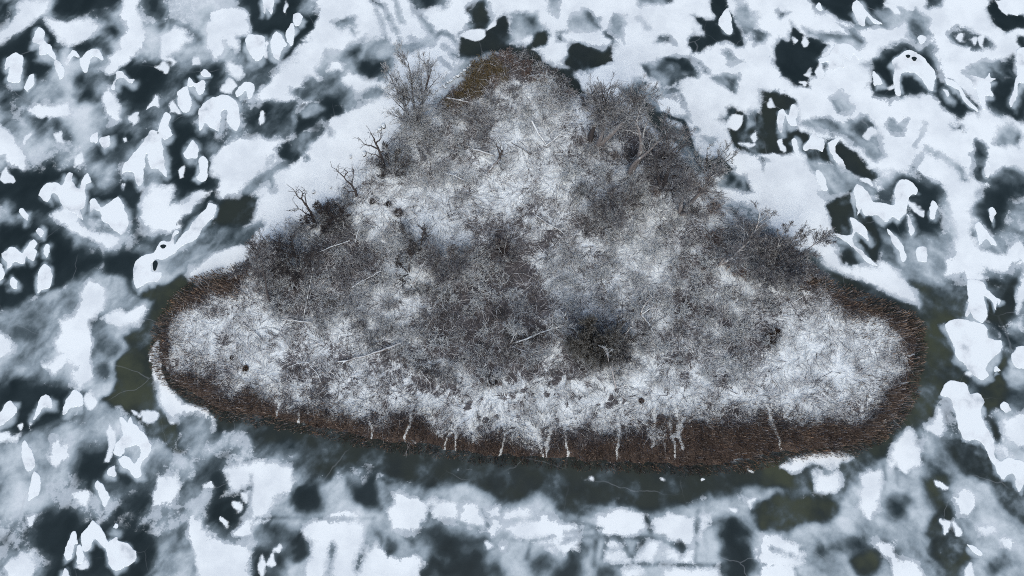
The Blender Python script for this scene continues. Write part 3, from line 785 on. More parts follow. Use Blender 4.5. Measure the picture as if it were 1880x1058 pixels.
L .36 4 24:465,830 450,1000
L .45 3 20:1020,700 1010,990
L .5 3 16:0,750 120,740
L .42 4 20:200,720 320,750 460,790
L .5 3 18:300,850 560,835 760,850 960,890
L .35 3 20:560,990 860,992 1160,1000
L .42 4 24:600,850 660,960 720,870
L .42 3 18:530,850 500,960
L .5 3 16:100,640 140,740 180,660
L .5 3 16:100,870 80,960
L .5 3 18:740,730 760,820
L .45 3 12:300,820 480,790
L .5 3 14:0,850 100,860 220,840
D .17 4 0:870,890 910,870 950,900 930,940
D .07 8 0:240,1000 320,930 390,960 390,1090 230,1090
D .25 5 0:370,900 420,890 420,940 380,930
D .25 8 0:120,980 200,960 200,1020 130,1070
D .12 8 0:480,1020 560,990 620,1020 600,1090 480,1090
D .28 8 0:1090,780 1230,750 1340,820 1240,830
D .03 6 0:1160,850 1200,780 1280,790 1260,850 1330,960 1320,1090 1180,1090 1170,960
D .18 6 1:1340,700 1440,680 1440,790 1370,770

T 1410 706
D .57 12 0:-20,700 600,560 900,300 1409,500 1440,1100 -20,1100
D .22 8 2:-30,430 130,440 280,420 430,400 560,370 690,280 790,150 810,-20 970,-20 980,90 870,200 740,250 680,350 560,480 460,560 420,600 300,610 230,590 130,580 -30,560
S 2:90,450 150,420 270,400 400,400 460,410 400,440 260,440 150,470
S 3:290,500 380,480 390,560 350,570 290,570
D .12 5 2:-40,650 60,620 200,600 310,630 420,620 410,670 350,720 300,760 120,790 -40,770
S 4:680,390 730,310 760,260 840,340 840,420 750,480 680,440
S 3:540,520 630,480 620,560 610,640 560,740 510,680 540,590
S 3:860,230 940,160 970,230 940,280
O .1 6 0:710,670 72,62
D .12 8 2:850,520 940,490 1040,530 960,590 990,700 1070,780 1140,860 1150,950 1080,1000 1020,1080 960,1040 900,930 880,830 900,700
D .14 6 1:940,300 1030,290 1180,320 1240,420 1250,500 1310,520 1440,580 1440,800 1300,680 1180,520 1100,490 1030,430 970,380
s:935,520 975,530 1000,560 980,570
s:950,770 1010,780 990,820
s:1030,770 1070,800 1040,815
P small bent snow scrap on green ice, lower right:1100,880 1150,895 1185,940 1160,940 1130,920
D .62 7 0:990,620 1080,530 1200,550 1230,680 1360,790 1409,880 1330,940 1180,840 1060,740 1020,660
S 3:1030,630 1090,580 1130,620 1110,710 1060,720
S 3:1180,790 1250,780 1250,820 1190,820
S 3:1290,870 1340,870 1330,920 1290,910
D .12 6 2:1160,-20 1330,-20 1330,80 1270,110 1190,150 1160,50
D .08 6 1:1190,160 1240,170 1280,250 1260,340 1220,280
S 4:1290,200 1440,150 1440,360 1330,310
P long running figure of snow with streaming limbs, lower right:950,60 980,0 1020,-25 1090,0 1110,50 1160,50 1190,100 1170,160 1240,310 1250,400 1290,430 1330,400 1420,440 1420,520 1380,590 1350,490 1300,520 1270,500 1220,400 1170,310 1080,300 1040,200 1020,110 1000,75
P small oval of snow right of the running figure:1278,120 1300,95 1330,110 1340,145 1310,155
s:1300,370 1320,360 1318,390
O .07 6 2:530,970 76,82
D .28 7 0:420,860 520,840 500,900 430,910
D .28 7 0:260,920 340,880 400,910 300,940
S 3:-30,820 70,820 180,880 190,960 120,1000 -30,980
S 3:-30,1000 120,1000 160,1080 -30,1080
S 3:590,850 680,880 690,940 800,990 850,1080 700,1080 680,940 620,910
s:1085,1075 1105,990 1130,1030 1130,1075
D .13 6 0:1220,1000 1300,980 1340,1010 1280,1040 1220,1080
L .4 3 16:640,440 650,520 640,620
L .42 3 16:700,460 720,560
L .42 3 14:20,900 160,950
L .45 3 18:210,960 330,1040
'''
HOLES = [(1410, 0, 770, 312, 13, 11), (1410, 0, 804, 326, 15, 14), (0, 353, 855, 405, 13, 30), (0, 353, 900, 300, 16, 12)]

# ------------------------------------------------------------------ island outline (photo px)
OUT_PX = [(905, 95), (950, 96), (1000, 116), (1045, 160), (1085, 172), (1130, 188), (1175, 214), (1222, 252), (1272, 302), (1312, 350),
          (1370, 398), (1425, 432), (1480, 480), (1502, 506), (1560, 533), (1620, 558), (1670, 578), (1690, 600), (1695, 640), (1684, 700),
          (1678, 735), (1658, 772), (1610, 815), (1560, 836), (1440, 846), (1380, 862), (1300, 872), (1200, 868), (1100, 862), (1000, 855),
          (900, 850), (800, 838), (700, 824), (600, 804), (500, 784), (400, 764), (355, 742), (318, 714), (290, 688), (278, 650), (285, 600),
          (310, 560), (350, 516), (420, 494), (462, 480), (500, 442), (545, 402), (600, 366), (632, 322), (682, 276), (738, 218), (788, 186),
          (832, 150), (872, 106)]
OUT = [P3(u, v)[:2] for u, v in OUT_PX]


def axis(lo, hi, step):
    core = list(np.arange(lo, hi + step * .5, step))
    s, a = step, core[-1]
    up = []
    while a < 3000:
        s *= 1.22; a += s; up.append(a)
    s, a = step, core[0]
    dn = []
    while a > -3000:
        s *= 1.22; a -= s; dn.append(a)
    return np.array(dn[::-1] + core + up)


GX, GY = axis(-61, 61, .15), axis(-25, 55, .15)
X, Y = np.meshgrid(GX, GY)
WX = X + (fbm(X, Y, 2.0, 5, 3) - .5) * 1.5
WY = Y + (fbm(X, Y, 2.0, 5, 57) - .5) * 1.5
CLOUD = np.clip(.55 + (fbm(X, Y, 7.0, 5, 11) - .5) * 1.6, 0, 1)
far = np.maximum(np.abs(X) / 60, np.abs(Y - 15) / 44)
outer = sstep(1.0, 1.12, far)
dk = sstep(.50, .62, fbm(X, Y, 6.5, 4, 77))
CLOUD = np.where(outer > 0, CLOUD * (1 - outer * dk * .95), CLOUD)
SNOWF = .12 + (sstep(.46, .66, fbm(X, Y, 5.5, 5, 23)) * .9 - .1) * np.clip(outer + .25, 0, 1) * (1 - outer * dk)
GREEN = np.zeros_like(X)
OLIVE = np.zeros_like(X)


def window(pts, pad):
    pts = np.asarray(pts)
    i0, i1 = np.searchsorted(GX, [pts[:, 0].min() - pad, pts[:, 0].max() + pad])
    j0, j1 = np.searchsorted(GY, [pts[:, 1].min() - pad, pts[:, 1].max() + pad])
    return slice(max(j0, 0), j1 + 1), slice(max(i0, 0), i1 + 1)


def lay_ice(pts, v, f, g, d_line=None):
    w = window(pts, 4 * f + 3 + (d_line or 0))
    if d_line is None: d = sdist(WX[w], WY[w], pts)
    else: d = d_line - sdist(X[w] * .75 + WX[w] * .25, Y[w] * .75 + WY[w] * .25, pts, False)
    ff = f * 1.7 if d_line is None else f
    if d_line is None and v < .25 and f > .25 and not g: ff *= 1.35
    m = sstep(-ff * 1.25, ff * .85, d)
    CLOUD[w] = CLOUD[w] * (1 - m) + v * m
    SNOWF[w] = np.minimum(SNOWF[w], np.clip(.44 - (d + f * .5) / 1.8, 0, 1))
    GREEN[w] = GREEN[w] * (1 - m) + min(g, 1) * m
    OLIVE[w] = OLIVE[w] * (1 - m) + (0, .2, .8)[int(g)] * m


def lay_snow(pts, f, hard=.75, halo=5.5):
    w = window(pts, 5 * f + 3)
    d = sdist(WX[w], WY[w], pts)
    CLOUD[w] = np.maximum(CLOUD[w], .74 * sstep(-f * halo, f * .8, d))
    SNOWF[w] = np.maximum(SNOWF[w], np.clip(.5 + (d + .10) / (hard * 2), 0, 1))


PXM = 1 / 17.2
drifts, ops, bases = [], [], []
tile = (0, 0)
for line in ICE.strip().splitlines():
    line = line.strip()
    if not line: continue
    if line[0] == 'T':
        tile = tuple(float(t) for t in line.split()[1:]); continue
    head, body = line.rsplit(':', 1)
    raw = [tuple(float(c) for c in q.split(',')) for q in body.split()]
    h = head.split()
    if h[0] == 'O':
        (cx, cy), (rx, ry) = raw
        raw = [(cx + rx * math.cos(t * math.pi / 7), cy + ry * math.sin(t * math.pi / 7)) for t in range(14)]
    pts = np.array([P3(tile[0] + x / 3, tile[1] + y / 3)[:2] for x, y in raw])
    if h[0] == 'P': drifts.append((head[2:], pts))
    elif h[0] == 'B': bases.append((h, pts))
    else: ops.append((h, pts))
for h, pts in bases:
    lay_snow(pts, 10 * PXM, 1.4)
ring = OUT[OUT_PX.index((1480, 480)):OUT_PX.index((462, 480))]
lay_ice(np.array(ring), .11, .5, 1.0, 1.2)           # clear ice hugging the reed belt
for h, pts in ops:
    if h[0] == 'S': lay_snow(pts, max(float(h[1]) * PXM, .18))
    elif h[0] == 's': lay_snow(pts, 1.2 * PXM, .35, 3)
    elif h[0] == 'L': lay_ice(pts, float(h[1]), float(h[2]) * PXM, 0, float(h[3]) * .5 / 3 * PXM)
    else: lay_ice(pts, float(h[1]), float(h[2]) * PXM, float(h[3]))
rk = random.Random(3)
for _ in range(4):                                    # crumbs of snow frozen in along the southern waterline
    u = rk.uniform(985, 1430); v = np.interp(u, [985, 1150, 1300, 1430], [862, 882, 880, 856]) + rk.uniform(-6, 8)
    r0 = rk.uniform(.6, 2.4) if rk.random() < .88 else rk.uniform(3, 5)
    lay_snow(np.array([P3(u + r0 * rk.uniform(.6, 1.7) * math.cos(t), v + r0 * rk.uniform(.4, 1.0) * math.sin(t))[:2] for t in np.linspace(0, 5.5, 7)]), .05, .3, 2)
# melt and refreezing blur the slush and mottle it
for ax in (0, 1):
    CLOUD[:] = (np.roll(CLOUD, 1, ax) + 2 * CLOUD + np.roll(CLOUD, -1, ax)) / 4
wgt = 4 * CLOUD * (1 - CLOUD)
CLOUD += (fbm(X, Y, 2.6, 5, 131) - .5) * (.62 * wgt + .03) + (fbm(X, Y, 9.0, 3, 133) - .5) * .35 * wgt
def wisps(angle, seed):
    c_, s_ = math.cos(math.radians(angle)), math.sin(math.radians(angle))
    return fbm((c_ * WX + s_ * WY) / 3.0, c_ * WY - s_ * WX, .9, 4, seed)


bend = sstep(-14, 16, X + (fbm(X, Y, 12, 2, 171) - .5) * 30)
streak = wisps(48, 161) * (1 - bend) + wisps(-42, 163) * bend          # wind-drawn wisps in the slush
CLOUD += (streak - .5) * .48 * wgt
SNOWF += (streak - .5) * .22 * sstep(.05, .3, SNOWF) * sstep(1.0, .75, SNOWF)
CLOUD += GREEN * (1 - wgt) * (sstep(.45, .78, fbm(X, Y, 2.2, 5, 139)) * .30 + sstep(.5, .75, fbm(X, Y, .9, 4, 149)) * .10)
# thin slush feathers out under the separate drifts, mostly on their lee (lower) side
for label, pts in drifts:
    hs = (hash2(np.array([int(pts[0, 0] * 50)]), np.array([int(pts[0, 1] * 50)]), 5))[0]
    q = pts + np.array((.30 * (hs - .3), -.20 - .25 * hs))
    w = window(q, 2.5)
    d = sdist(WX[w], WY[w], q)
    CLOUD[w] = np.maximum(CLOUD[w], .70 * sstep(-.4 - .8 * hs, .3, d))

d_isl = np.full(X.shape, -9.0)
w = window(OUT, 1)
d_isl[w] = sdist(X[w], Y[w], OUT)
verts = np.stack([X, Y, np.where(d_isl > 1.5, -.6, 0.0)], -1).reshape(-1, 3)
ny, nx = X.shape
idx = np.arange(ny * nx).reshape(ny, nx)
faces = np.stack([idx[:-1, :-1], idx[:-1, 1:], idx[1:, 1:], idx[1:, :-1]], -1).reshape(-1, 4)
col = np.stack([np.clip(CLOUD, 0, 1), np.clip(SNOWF, 0, 1), GREEN, OLIVE], -1).reshape(-1, 4)
lake = obj('lake_ice', mesh_np('lake_ice', verts, faces, M_ICE, col))
tag(lake, 'frozen lake of black ice, grey slush and wind-packed snow', 'ice', kind='structure')


def drift_mesh(name, pts, seed, thick, holes=()):
    """a low snow drift: wavering outline, feathered bevelled rim, gently domed top"""
    if np.sum(pts[:, 0] * np.roll(pts[:, 1], -1) - np.roll(pts[:, 0], -1) * pts[:, 1]) < 0: pts = pts[::-1]
    a0, a1, a2, a3 = np.roll(pts, 1, 0), pts, np.roll(pts, -1, 0), np.roll(pts, -2, 0)
    p = []
    for t in (0, .2, .4, .6, .8):                       # spline through the surveyed points keeps the tips pointed
        h00, h10, h01, h11 = 2 * t ** 3 - 3 * t * t + 1, t ** 3 - 2 * t * t + t, -2 * t ** 3 + 3 * t * t, t ** 3 - t * t
        p.append(h00 * a1 + h10 * (a2 - a0) * .36 + h01 * a2 + h11 * (a3 - a1) * .36)
    p = np.stack(p, 1).reshape(-1, 2)
    # resample evenly
    seg = np.linalg.norm(np.roll(p, -1, 0) - p, axis=1); s = np.concatenate([[0], np.cumsum(seg)])
    n = int(np.clip(s[-1] / .10, 30, 260))
    t = np.linspace(0, s[-1], n, endpoint=False)
    pc = np.vstack([p, p[:1]])
    p = np.stack([np.interp(t, s, pc[:, 0]), np.interp(t, s, pc[:, 1])], 1)
    p = p + (np.stack([fbm(p[:, 0], p[:, 1], .6, 4, seed), fbm(p[:, 0], p[:, 1], .6, 4, seed + 9)], 1) - .5) * .36
    tan = np.roll(p, -1, 0) - np.roll(p, 1, 0)
    nrm = np.stack([-tan[:, 1], tan[:, 0]], 1) / (np.linalg.norm(tan, axis=1, keepdims=True) + 1e-9)
    rings = []
    for off, z in ((-.025, -.01), (-.005, thick * .5), (.02, thick * .75)):
        rings.append(np.column_stack([p + nrm * off, np.full(n, z)]))
    vs = list(np.vstack(rings))
    fs = []
    for k in range(2):
        for i in range(n):
            j = (i + 1) % n
            fs.append((k * n + i, k * n + j, (k + 1) * n + j, (k + 1) * n + i))
    top = rings[2]
    tris = tessellate_polygon([[Vector((a[0], a[1], 0)) for a in top]])
    nrim = len(fs)
    for a in tris: fs.append(tuple(2 * n + k for k in a))
    me = bpy.data.meshes.new(name)
    me.from_pydata([tuple(v) for v in vs], [], fs)
    me.materials.append(M_SNOW)
    me.polygons.foreach_set('use_smooth', [False] * len(me.polygons))
    me.update()
    return me


for k, (label, pts) in enumerate(drifts):
    c = pts.mean(0)
    o = obj('snow_drift', drift_mesh('snow_drift', pts - c, k * 7 + 5, .05), loc=(c[0], c[1], 0.0))
    tag(o, label, 'snow drift', 'snow drifts scattered on the ice')
for tx, ty, x, y, rx, ry in HOLES:                       # melt holes that go through the drifts: pools of black ice
    c = P3(tx + x / 3, ty + y / 3)
    pts = np.array([(math.cos(a) * rx / 3 * PXM * (1 + .2 * math.sin(3 * a)), math.sin(a) * ry / 3 * PXM) for a in np.linspace(0, 2 * math.pi, 16, endpoint=False)])
    n = len(pts)
    me = bpy.data.meshes.new('melt_hole')
    me.from_pydata([(a, b, .060) for a, b in pts] + [(a * .8, b * .8, .055) for a, b in pts], [],
                   [(i, (i + 1) % n, n + (i + 1) % n, n + i) for i in range(n)] + [tuple(range(n, 2 * n))])
    a_ = me.color_attributes.new('tint', 'FLOAT_COLOR', 'POINT')
    a_.data.foreach_set('color', np.tile(np.array((.03, 0, 0, 1), np.float32), 2 * n))
    me.materials.append(M_ICE)
    o = obj('melt_hole', me, loc=(c[0], c[1], 0))
    tag(o, kind='structure')

# ------------------------------------------------------------------ island ground
HX, HY = np.arange(-42, 50, .18), np.arange(-9, 41.5, .18)
IX, IY = np.meshgrid(HX, HY)


def px_poly(*p): return np.array([P3(u, v)[:2] for u, v in p])


IWX = IX + (fbm(IX, IY, 3, 4, 5) - .5) * 2.2
IWY = IY + (fbm(IX, IY, 3, 4, 6) - .5) * 2.2
DI = sdist(IX + (fbm(IX, IY, 1.2, 3, 8) - .5) * .7, IY + (fbm(IX, IY, 1.2, 3, 9) - .5) * .7, OUT)
COV = np.full(IX.shape, .56) + (fbm(IX, IY, 4.5, 4, 41) - .5) * .55
BROWN = np.zeros(IX.shape)
COVER = [  # snow cover, feather px, outline px
    (.25, 22, [(1060, 330), (1130, 320), (1160, 400), (1110, 440), (1060, 400)]),
    (.66, 30, [(840, 250), (920, 220), (1040, 235), (1090, 300), (1090, 390), (1000, 430), (880, 420), (830, 350)]),
    (.85, 14, [(930, 240), (990, 235), (1010, 260), (960, 285)]),
    (.85, 14, [(1000, 320), (1060, 310), (1070, 350), (1010, 380), (980, 350)]),
    (.85, 12, [(870, 350), (930, 350), (930, 390), (880, 410), (850, 370)]),
    (.80, 14, [(690, 350), (760, 340), (760, 400), (700, 420), (670, 385)]),
    (.80, 14, [(745, 500), (830, 515), (830, 545), (750, 548)]),
    (.72, 18, [(1130, 470), (1210, 440), (1240, 500), (1210, 560), (1150, 520)]),
    (.80, 10, [(1300, 390), (1360, 385), (1350, 420), (1300, 420)]),
    (.75, 14, [(1020, 480), (1060, 490), (1070, 560), (1030, 570)]),
    (.15, 25, [(800, 560), (960, 480), (1010, 560), (1000, 690), (860, 690), (780, 640)]),
    (.27, 25, [(500, 470), (640, 420), (720, 470), (640, 560), (560, 600), (500, 560)]),
    (.74, 25, [(330, 560), (420, 520), (470, 580), (560, 630), (640, 700), (600, 740), (500, 735), (400, 715), (340, 680), (318, 620)]),
    (.50, 25, [(520, 610), (640, 610), (760, 660), (800, 720), (780, 780), (640, 770), (560, 720)]),
    (.82, 18, [(780, 720), (860, 700), (1020, 700), (1130, 715), (1220, 730), (1360, 720), (1330, 775), (1240, 785), (1140, 790), (1000, 798), (860, 790), (770, 755)]),
    (.72, 25, [(1430, 590), (1490, 545), (1560, 560), (1640, 610), (1655, 680), (1630, 730), (1540, 735), (1440, 745), (1360, 740), (1370, 670)]),
    (.45, 10, [(1440, 720), (1520, 690), (1540, 715), (1460, 745)]),
    (.30, 10, [(1390, 620), (1420, 610), (1430, 640), (1400, 640)]),
    (.05, 10, [(1040, 600), (1090, 580), (1145, 600), (1150, 660), (1090, 675), (1040, 660)]),
    (.05, 6, [(870, 690), (920, 690), (920, 710), (870, 710)]),
    (.10, 10, [(745, 690), (800, 680), (800, 720), (760, 730)]),
    (.15, 14, [(1180, 200), (1280, 300), (1290, 350), (1200, 340), (1160, 280), (1120, 210)]),
    (.12, 14, [(800, 190), (850, 150), (880, 105), (960, 100), (1000, 125), (960, 150), (900, 170), (830, 205)]),
]
for v, f, pl in COVER:
    m = sstep(-f * PXM, f * PXM, sdist(IWX, IWY, px_poly(*pl)))
    COV = COV * (1 - m) + (v + (fbm(IX, IY, 2.5, 3, 90) - .5) * .3) * m
REED_IN = [(462, 480), (452, 500), (432, 516), (385, 534), (340, 570), (310, 602), (298, 642), (310, 686), (355, 710), (412, 722), (468, 739),
           (545, 755), (650, 769), (740, 782), (850, 802), (980, 812), (1140, 802), (1240, 796), (1330, 788), (1450, 780), (1562, 773),
           (1620, 755), (1648, 718), (1658, 660), (1650, 626), (1598, 586), (1543, 556), (1502, 528), (1472, 500)]
k0 = OUT_PX.index((1480, 480)); k1 = OUT_PX.index((462, 480))
REED = px_poly(*(REED_IN + OUT_PX[k0:k1]))
DREED = sdist(IX + (fbm(IX, IY, 3.2, 5, 15) - .5) * 4.4, IY + (fbm(IX, IY, 3.2, 5, 16) - .5) * 4.4, REED)
DREED = np.maximum(DREED, .8 - sdist(IX, IY, OUT[k0 + 1:k1], False))
TRAILS = [[(813, 838), (822, 805), (845, 775), (870, 755), (885, 715)], [(838, 842), (836, 800), (838, 780)], [(917, 848), (925, 815), (928, 790), (920, 765)],
          [(1000, 852), (993, 820), (980, 790), (960, 770)], [(1004, 856), (1003, 815), (1010, 790)], [(1047, 852), (1040, 820), (1037, 790), (1050, 760)],
          [(1133, 845), (1134, 800), (1137, 760), (1135, 735), (1120, 715)], [(1240, 842), (1233, 810), (1228, 780)], [(1236, 800), (1255, 770)],
          [(1440, 842), (1425, 800), (1405, 745), (1390, 700)], [(1655, 655), (1695, 650)], [(1650, 680), (1690, 674)], [(1648, 702), (1688, 703)],
          [(548, 785), (552, 755), (560, 735)], [(505, 770), (515, 740)], [(300, 650), (283, 648)], [(312, 690), (298, 692)], [(820, 700), (818, 680)],
          [(1030, 740), (1035, 690)], [(1087, 720), (1085, 690)], [(955, 715), (952, 690)]]
rt = random.Random(5)
for _ in range(5):                                   # animal paths thread the reeds
    u = rt.uniform(560, 1640); v0 = np.interp(u, [400, 850, 1140, 1450, 1640], [735, 795, 795, 770, 735]) - rt.uniform(25, 60)
    p = [(u, v0)]; dr_ = rt.uniform(-3, 3)
    for _k in range(rt.randint(6, 10)): p.append((p[-1][0] + dr_ + rt.uniform(-2.2, 2.2), p[-1][1] + rt.uniform(6, 13)))
    TRAILS.append(p)
    if rt.random() < .5: TRAILS.append([p[0], (p[0][0] + rt.uniform(-18, 18), p[0][1] - rt.uniform(8, 20))])
    if rt.random() < .6: TRAILS.append([p[2], (p[2][0] + rt.uniform(-14, 14), p[2][1] - 12), (p[2][0] + rt.uniform(-26, 26), p[2][1] - 26)])
TRW = [px_poly(*t) for t in TRAILS]


def trail_dist(x, y):
    x = x + (fbm(x, y, .8, 2, 33) - .5) * .45
    y = y + (fbm(x, y, .8, 2, 34) - .5) * .45
    d = np.full(x.shape, 9.0)
    for t in TRW: d = np.minimum(d, sdist(x, y, t, False))
    return d


mr = sstep(-1.5, 1.0, DREED)
COV = COV * (1 - mr) + .10 * mr
BROWN = np.maximum(BROWN, sstep(-.8, .4, DREED))
td = trail_dist(IX, IY) * (.65 + .9 * fbm(IX, IY, 1.0, 2, 303))
mw = np.clip((DI - 1.5) / 3.0, 0, 1)
mt = sstep(1.0, .25, td / (.17 + .22 * mw))
COV = np.maximum(COV, mt * (.48 + .62 * fbm(IX, IY, .9, 3, 311)))
COV = np.where(DI < .7, COV * sstep(.35, .7, DI), COV)
BROWN = np.maximum(BROWN, sstep(.9, .4, DI) * .9)
for (u, v, r) in [(880, 130, 75), (840, 170, 60), (945, 105, 45), (1240, 310, 55), (1200, 250, 50), (1410, 460, 40)]:
    c = P3(u, v); BROWN = np.maximum(BROWN, .8 * sstep(r * PXM, r * .4 * PXM, np.hypot(IX - c[0], IY - c[1])))
COV = COV + ((fbm(IX, IY, 1.3, 5, 201) - .5) * .75 + (fbm(IX, IY, 5.0, 3, 207) - .5) * .5) * sstep(1.25, .8, COV + mt) * sstep(.3, 1.2, DI) * (1 - .7 * mr)
# tufts standing out of the snow strip along the south side
TX, TY = IX + (fbm(IX, IY, .6, 3, 515) - .5) * .7, IY + (fbm(IX, IY, .6, 3, 517) - .5) * .7
cx, cy = np.floor(TX / .85), np.floor(TY / .85)
wd = np.full(IX.shape, 9.0)
for a_ in (-1, 0, 1):
    for b_ in (-1, 0, 1):
        jx, jy = hash2(cx + a_, cy + b_, 501), hash2(cx + a_, cy + b_, 503)
        on = hash2(cx + a_, cy + b_, 505) < .55
        dd_ = np.hypot((cx + a_ + jx) * .85 - TX, (cy + b_ + jy) * .85 - TY) / (.35 + 1.1 * hash2(cx + a_, cy + b_, 507))
        wd = np.where(on, np.minimum(wd, dd_), wd)
strip = sdist(IWX, IWY, px_poly((700, 690), (860, 690), (1020, 690), (1130, 705), (1260, 720), (1400, 720), (1360, 785), (1240, 790), (1140, 795), (1000, 802), (860, 795), (700, 770)))
COV = COV - .55 * sstep(.42, .12, wd) * sstep(-.5, 1.0, strip) * (1 - mt)
ISLZ = np.clip(.55 * sstep(-.3, 2.8, DI) - .18, -.3, 1) + (fbm(IX, IY, 2.2, 4, 71) - .5) * .35 * sstep(.2, 2, DI)
keep = DI > -1.0
ny, nx = IX.shape
idx = np.arange(ny * nx).reshape(ny, nx)
fk = (keep[:-1, :-1] & keep[:-1, 1:] & keep[1:, 1:] & keep[1:, :-1]).ravel()
faces = np.stack([idx[:-1, :-1], idx[:-1, 1:], idx[1:, 1:], idx[1:, :-1]], -1).reshape(-1, 4)[fk]
used = np.unique(faces); remap = np.full(ny * nx, -1); remap[used] = np.arange(len(used))
vv = np.stack([IX, IY, ISLZ], -1).reshape(-1, 3)[used]
cc = np.stack([np.clip(COV, 0, 1), BROWN, BROWN * 0, np.ones_like(IX)], -1).reshape(-1, 4)[used]
isl = obj('island_ground', mesh_np('island_ground', vv, remap[faces], M_ISLAND, cc, True))
tag(isl, 'low island of frozen ground under patchy snow', 'island', kind='structure')


def samp(F, x, y):
    i = np.clip(((x - HX[0]) / .18).astype(int), 0, len(HX) - 1); j = np.clip(((y - HY[0]) / .18).astype(int), 0, len(HY) - 1)
    return F[j, i]


def gz(x, y): return float(samp(ISLZ, np.array([x]), np.array([y]))[0])


rg = np.random.default_rng(7)


def strips(base, dirs, length, width, colors, droop, nseg=2, tipw=.4):
    """many thin curved blades in one array: base (n,3), dirs (n,3) unit, droop = bend towards the ground"""
    n = len(base)
    side = np.cross(dirs, rg.normal(size=(n, 3))); side /= np.linalg.norm(side, axis=1, keepdims=True)
    vs, cs = [], []
    for k in range(nseg + 1):
        t = k / nseg
        p = base + dirs * (length * t)[:, None]
        p[:, 2] -= droop * t * t * length
        p[:, 2] = np.maximum(p[:, 2], base[:, 2] + .02)
        w = width * (1 - (1 - tipw) * t)
        vs += [p - side * w[:, None] / 2, p + side * w[:, None] / 2]
        cs += [colors, colors]
    V = np.stack(vs, 1).reshape(-1, 3)
    C = np.stack(cs, 1).reshape(-1, 4)
    m = 2 * (nseg + 1)
    o = (np.arange(n) * m)[:, None, None]
    f = np.array([[2 * k, 2 * k + 1, 2 * k + 3, 2 * k + 2] for k in range(nseg)])[None]
    return V, (f + o).reshape(-1, 4), C


def rgba(rgb): return np.column_stack([rgb, np.ones(len(rgb))])


# standing reed belt round the shore
N = 230000
x = rg.uniform(-41, 49, N); y = rg.uniform(-8, 41, N)
dr = samp(DREED, x, y)
keepm = rg.random(N) < sstep(-3.4, .8, dr) * .85 + .15 * sstep(-5.0, -1.0, dr)
keepm &= (samp(DI, x, y) > -.25) & ((trail_dist(x, y) > .12) | (rg.random(N) < .22))
x, y, dr = x[keepm], y[keepm], dr[keepm]
n = len(x)
near = samp(DI, x, y)
gxg = np.gradient(DI, .18)
out = -np.stack([samp(gxg[1], x, y), samp(gxg[0], x, y)], 1)
out /= (np.linalg.norm(out, axis=1, keepdims=True) + 1e-6)
ang = fbm(x, y, 2.5, 2, 63) * 12
lean = np.column_stack([np.cos(ang), np.sin(ang)]) * .035 + rg.normal(size=(n, 2)) * .10 + out * (.03 + .10 * np.clip(1 - near, 0, 1))[:, None]
d = np.column_stack([lean, np.ones(n)]); d /= np.linalg.norm(d, axis=1, keepdims=True)
edge = np.clip(1 - near / 1.3, 0, 1)
south = sstep(2, -6, y)
b1, b2, b3 = np.array((.18, .143, .114)), np.array((.42, .338, .272)), np.array((.56, .375, .24))
t = rg.random(n)[:, None]
c = b1 * (1 - t) + b2 * t
hot = (rg.random(n) < .05 + .45 * edge * south * sstep(.35, .6, fbm(x, y, 2.0, 2, 411)))[:, None]
c = np.where(hot, b3 * (.5 + .6 * rg.random((n, 1))), c)
pale = (rg.random(n) < .11 + .45 * sstep(.5, -2, dr) + .22 * sstep(.52, .7, fbm(x, y, .8, 3, 421)))[:, None]
c = np.where(pale, np.array((.42, .42, .43)) * (.6 + .6 * rg.random((n, 1))), c)
c = c * (.55 + .9 * fbm(x, y, .9, 4, 401))[:, None]
L = rg.uniform(.9, 1.6, n) * (.6 + .8 * fbm(x, y, 1.4, 3, 405)) * (.5 + .5 * sstep(-1.2, .6, dr)) * (.45 + .55 * sstep(-.2, .8, near))
V, F, C = strips(np.column_stack([x, y, samp(ISLZ, x, y) - .02]), d, L, rg.uniform(.02, .05, n), rgba(c), rg.uniform(.0, .08, n), 2, 1.5)
o = obj('reed_belt', mesh_np('reed_belt', V, F, M_REED, C))
tag(o, 'dense belt of dry brown reeds round the island shore', 'reeds', kind='stuff')

# flattened grass and lodged reeds with snow caught on them, inside the belt
N = 200000
x = rg.uniform(-41, 49, N); y = rg.uniform(-8, 41, N)
ok = (samp(DI, x, y) > .5) & (samp(DREED, x, y) < .2) & (trail_dist(x, y) > .13) & (rg.random(N) < .45 + .55 * fbm(x, y, 1.5, 2, 4))
x, y = x[ok], y[ok]
n = len(x)
cv = samp(COV, x, y)
cl = np.floor(fbm(x, y, 2.6, 2, 101) * 9)
ang = fbm(x, y, 4.5, 3, 62) * 14 + cl * .9 + rg.normal(size=n) * .45
el = np.abs(rg.normal(.16, .16, n))
d = np.column_stack([np.cos(ang) * np.cos(el), np.sin(ang) * np.cos(el), np.sin(el)])
white = rg.random(n) < np.clip((cv - .5) * 1.5 + .48 + (fbm(x, y, .7, 3, 55) - .5) * .9, .06, .88)
thin = rg.random(n) < np.clip(1.3 - cv * .75, .38, 1)
x, y, cv, el, d, white = x[thin], y[thin], cv[thin], el[thin], d[thin], white[thin]
n = len(x)
t = rg.random((n, 1))
c = np.where(white[:, None], np.array((.72, .77, .79)) * (.75 + .28 * t), np.array((.054, .052, .055)) * (1 - t) + np.array((.19, .184, .188)) * t)
V, F, C = strips(np.column_stack([x, y, samp(ISLZ, x, y) + rg.uniform(.02, .16, n)]), d, rg.uniform(.5, 1.6, n), rg.uniform(.02, .06, n), rgba(c), rg.uniform(.05, .3, n), 2, .3)
o = obj('flattened_grass', mesh_np('flattened_grass', V, F, M_GRASS, C))
tag(o, 'matted dead grass and lodged reeds dusted with snow', 'grass', kind='stuff')

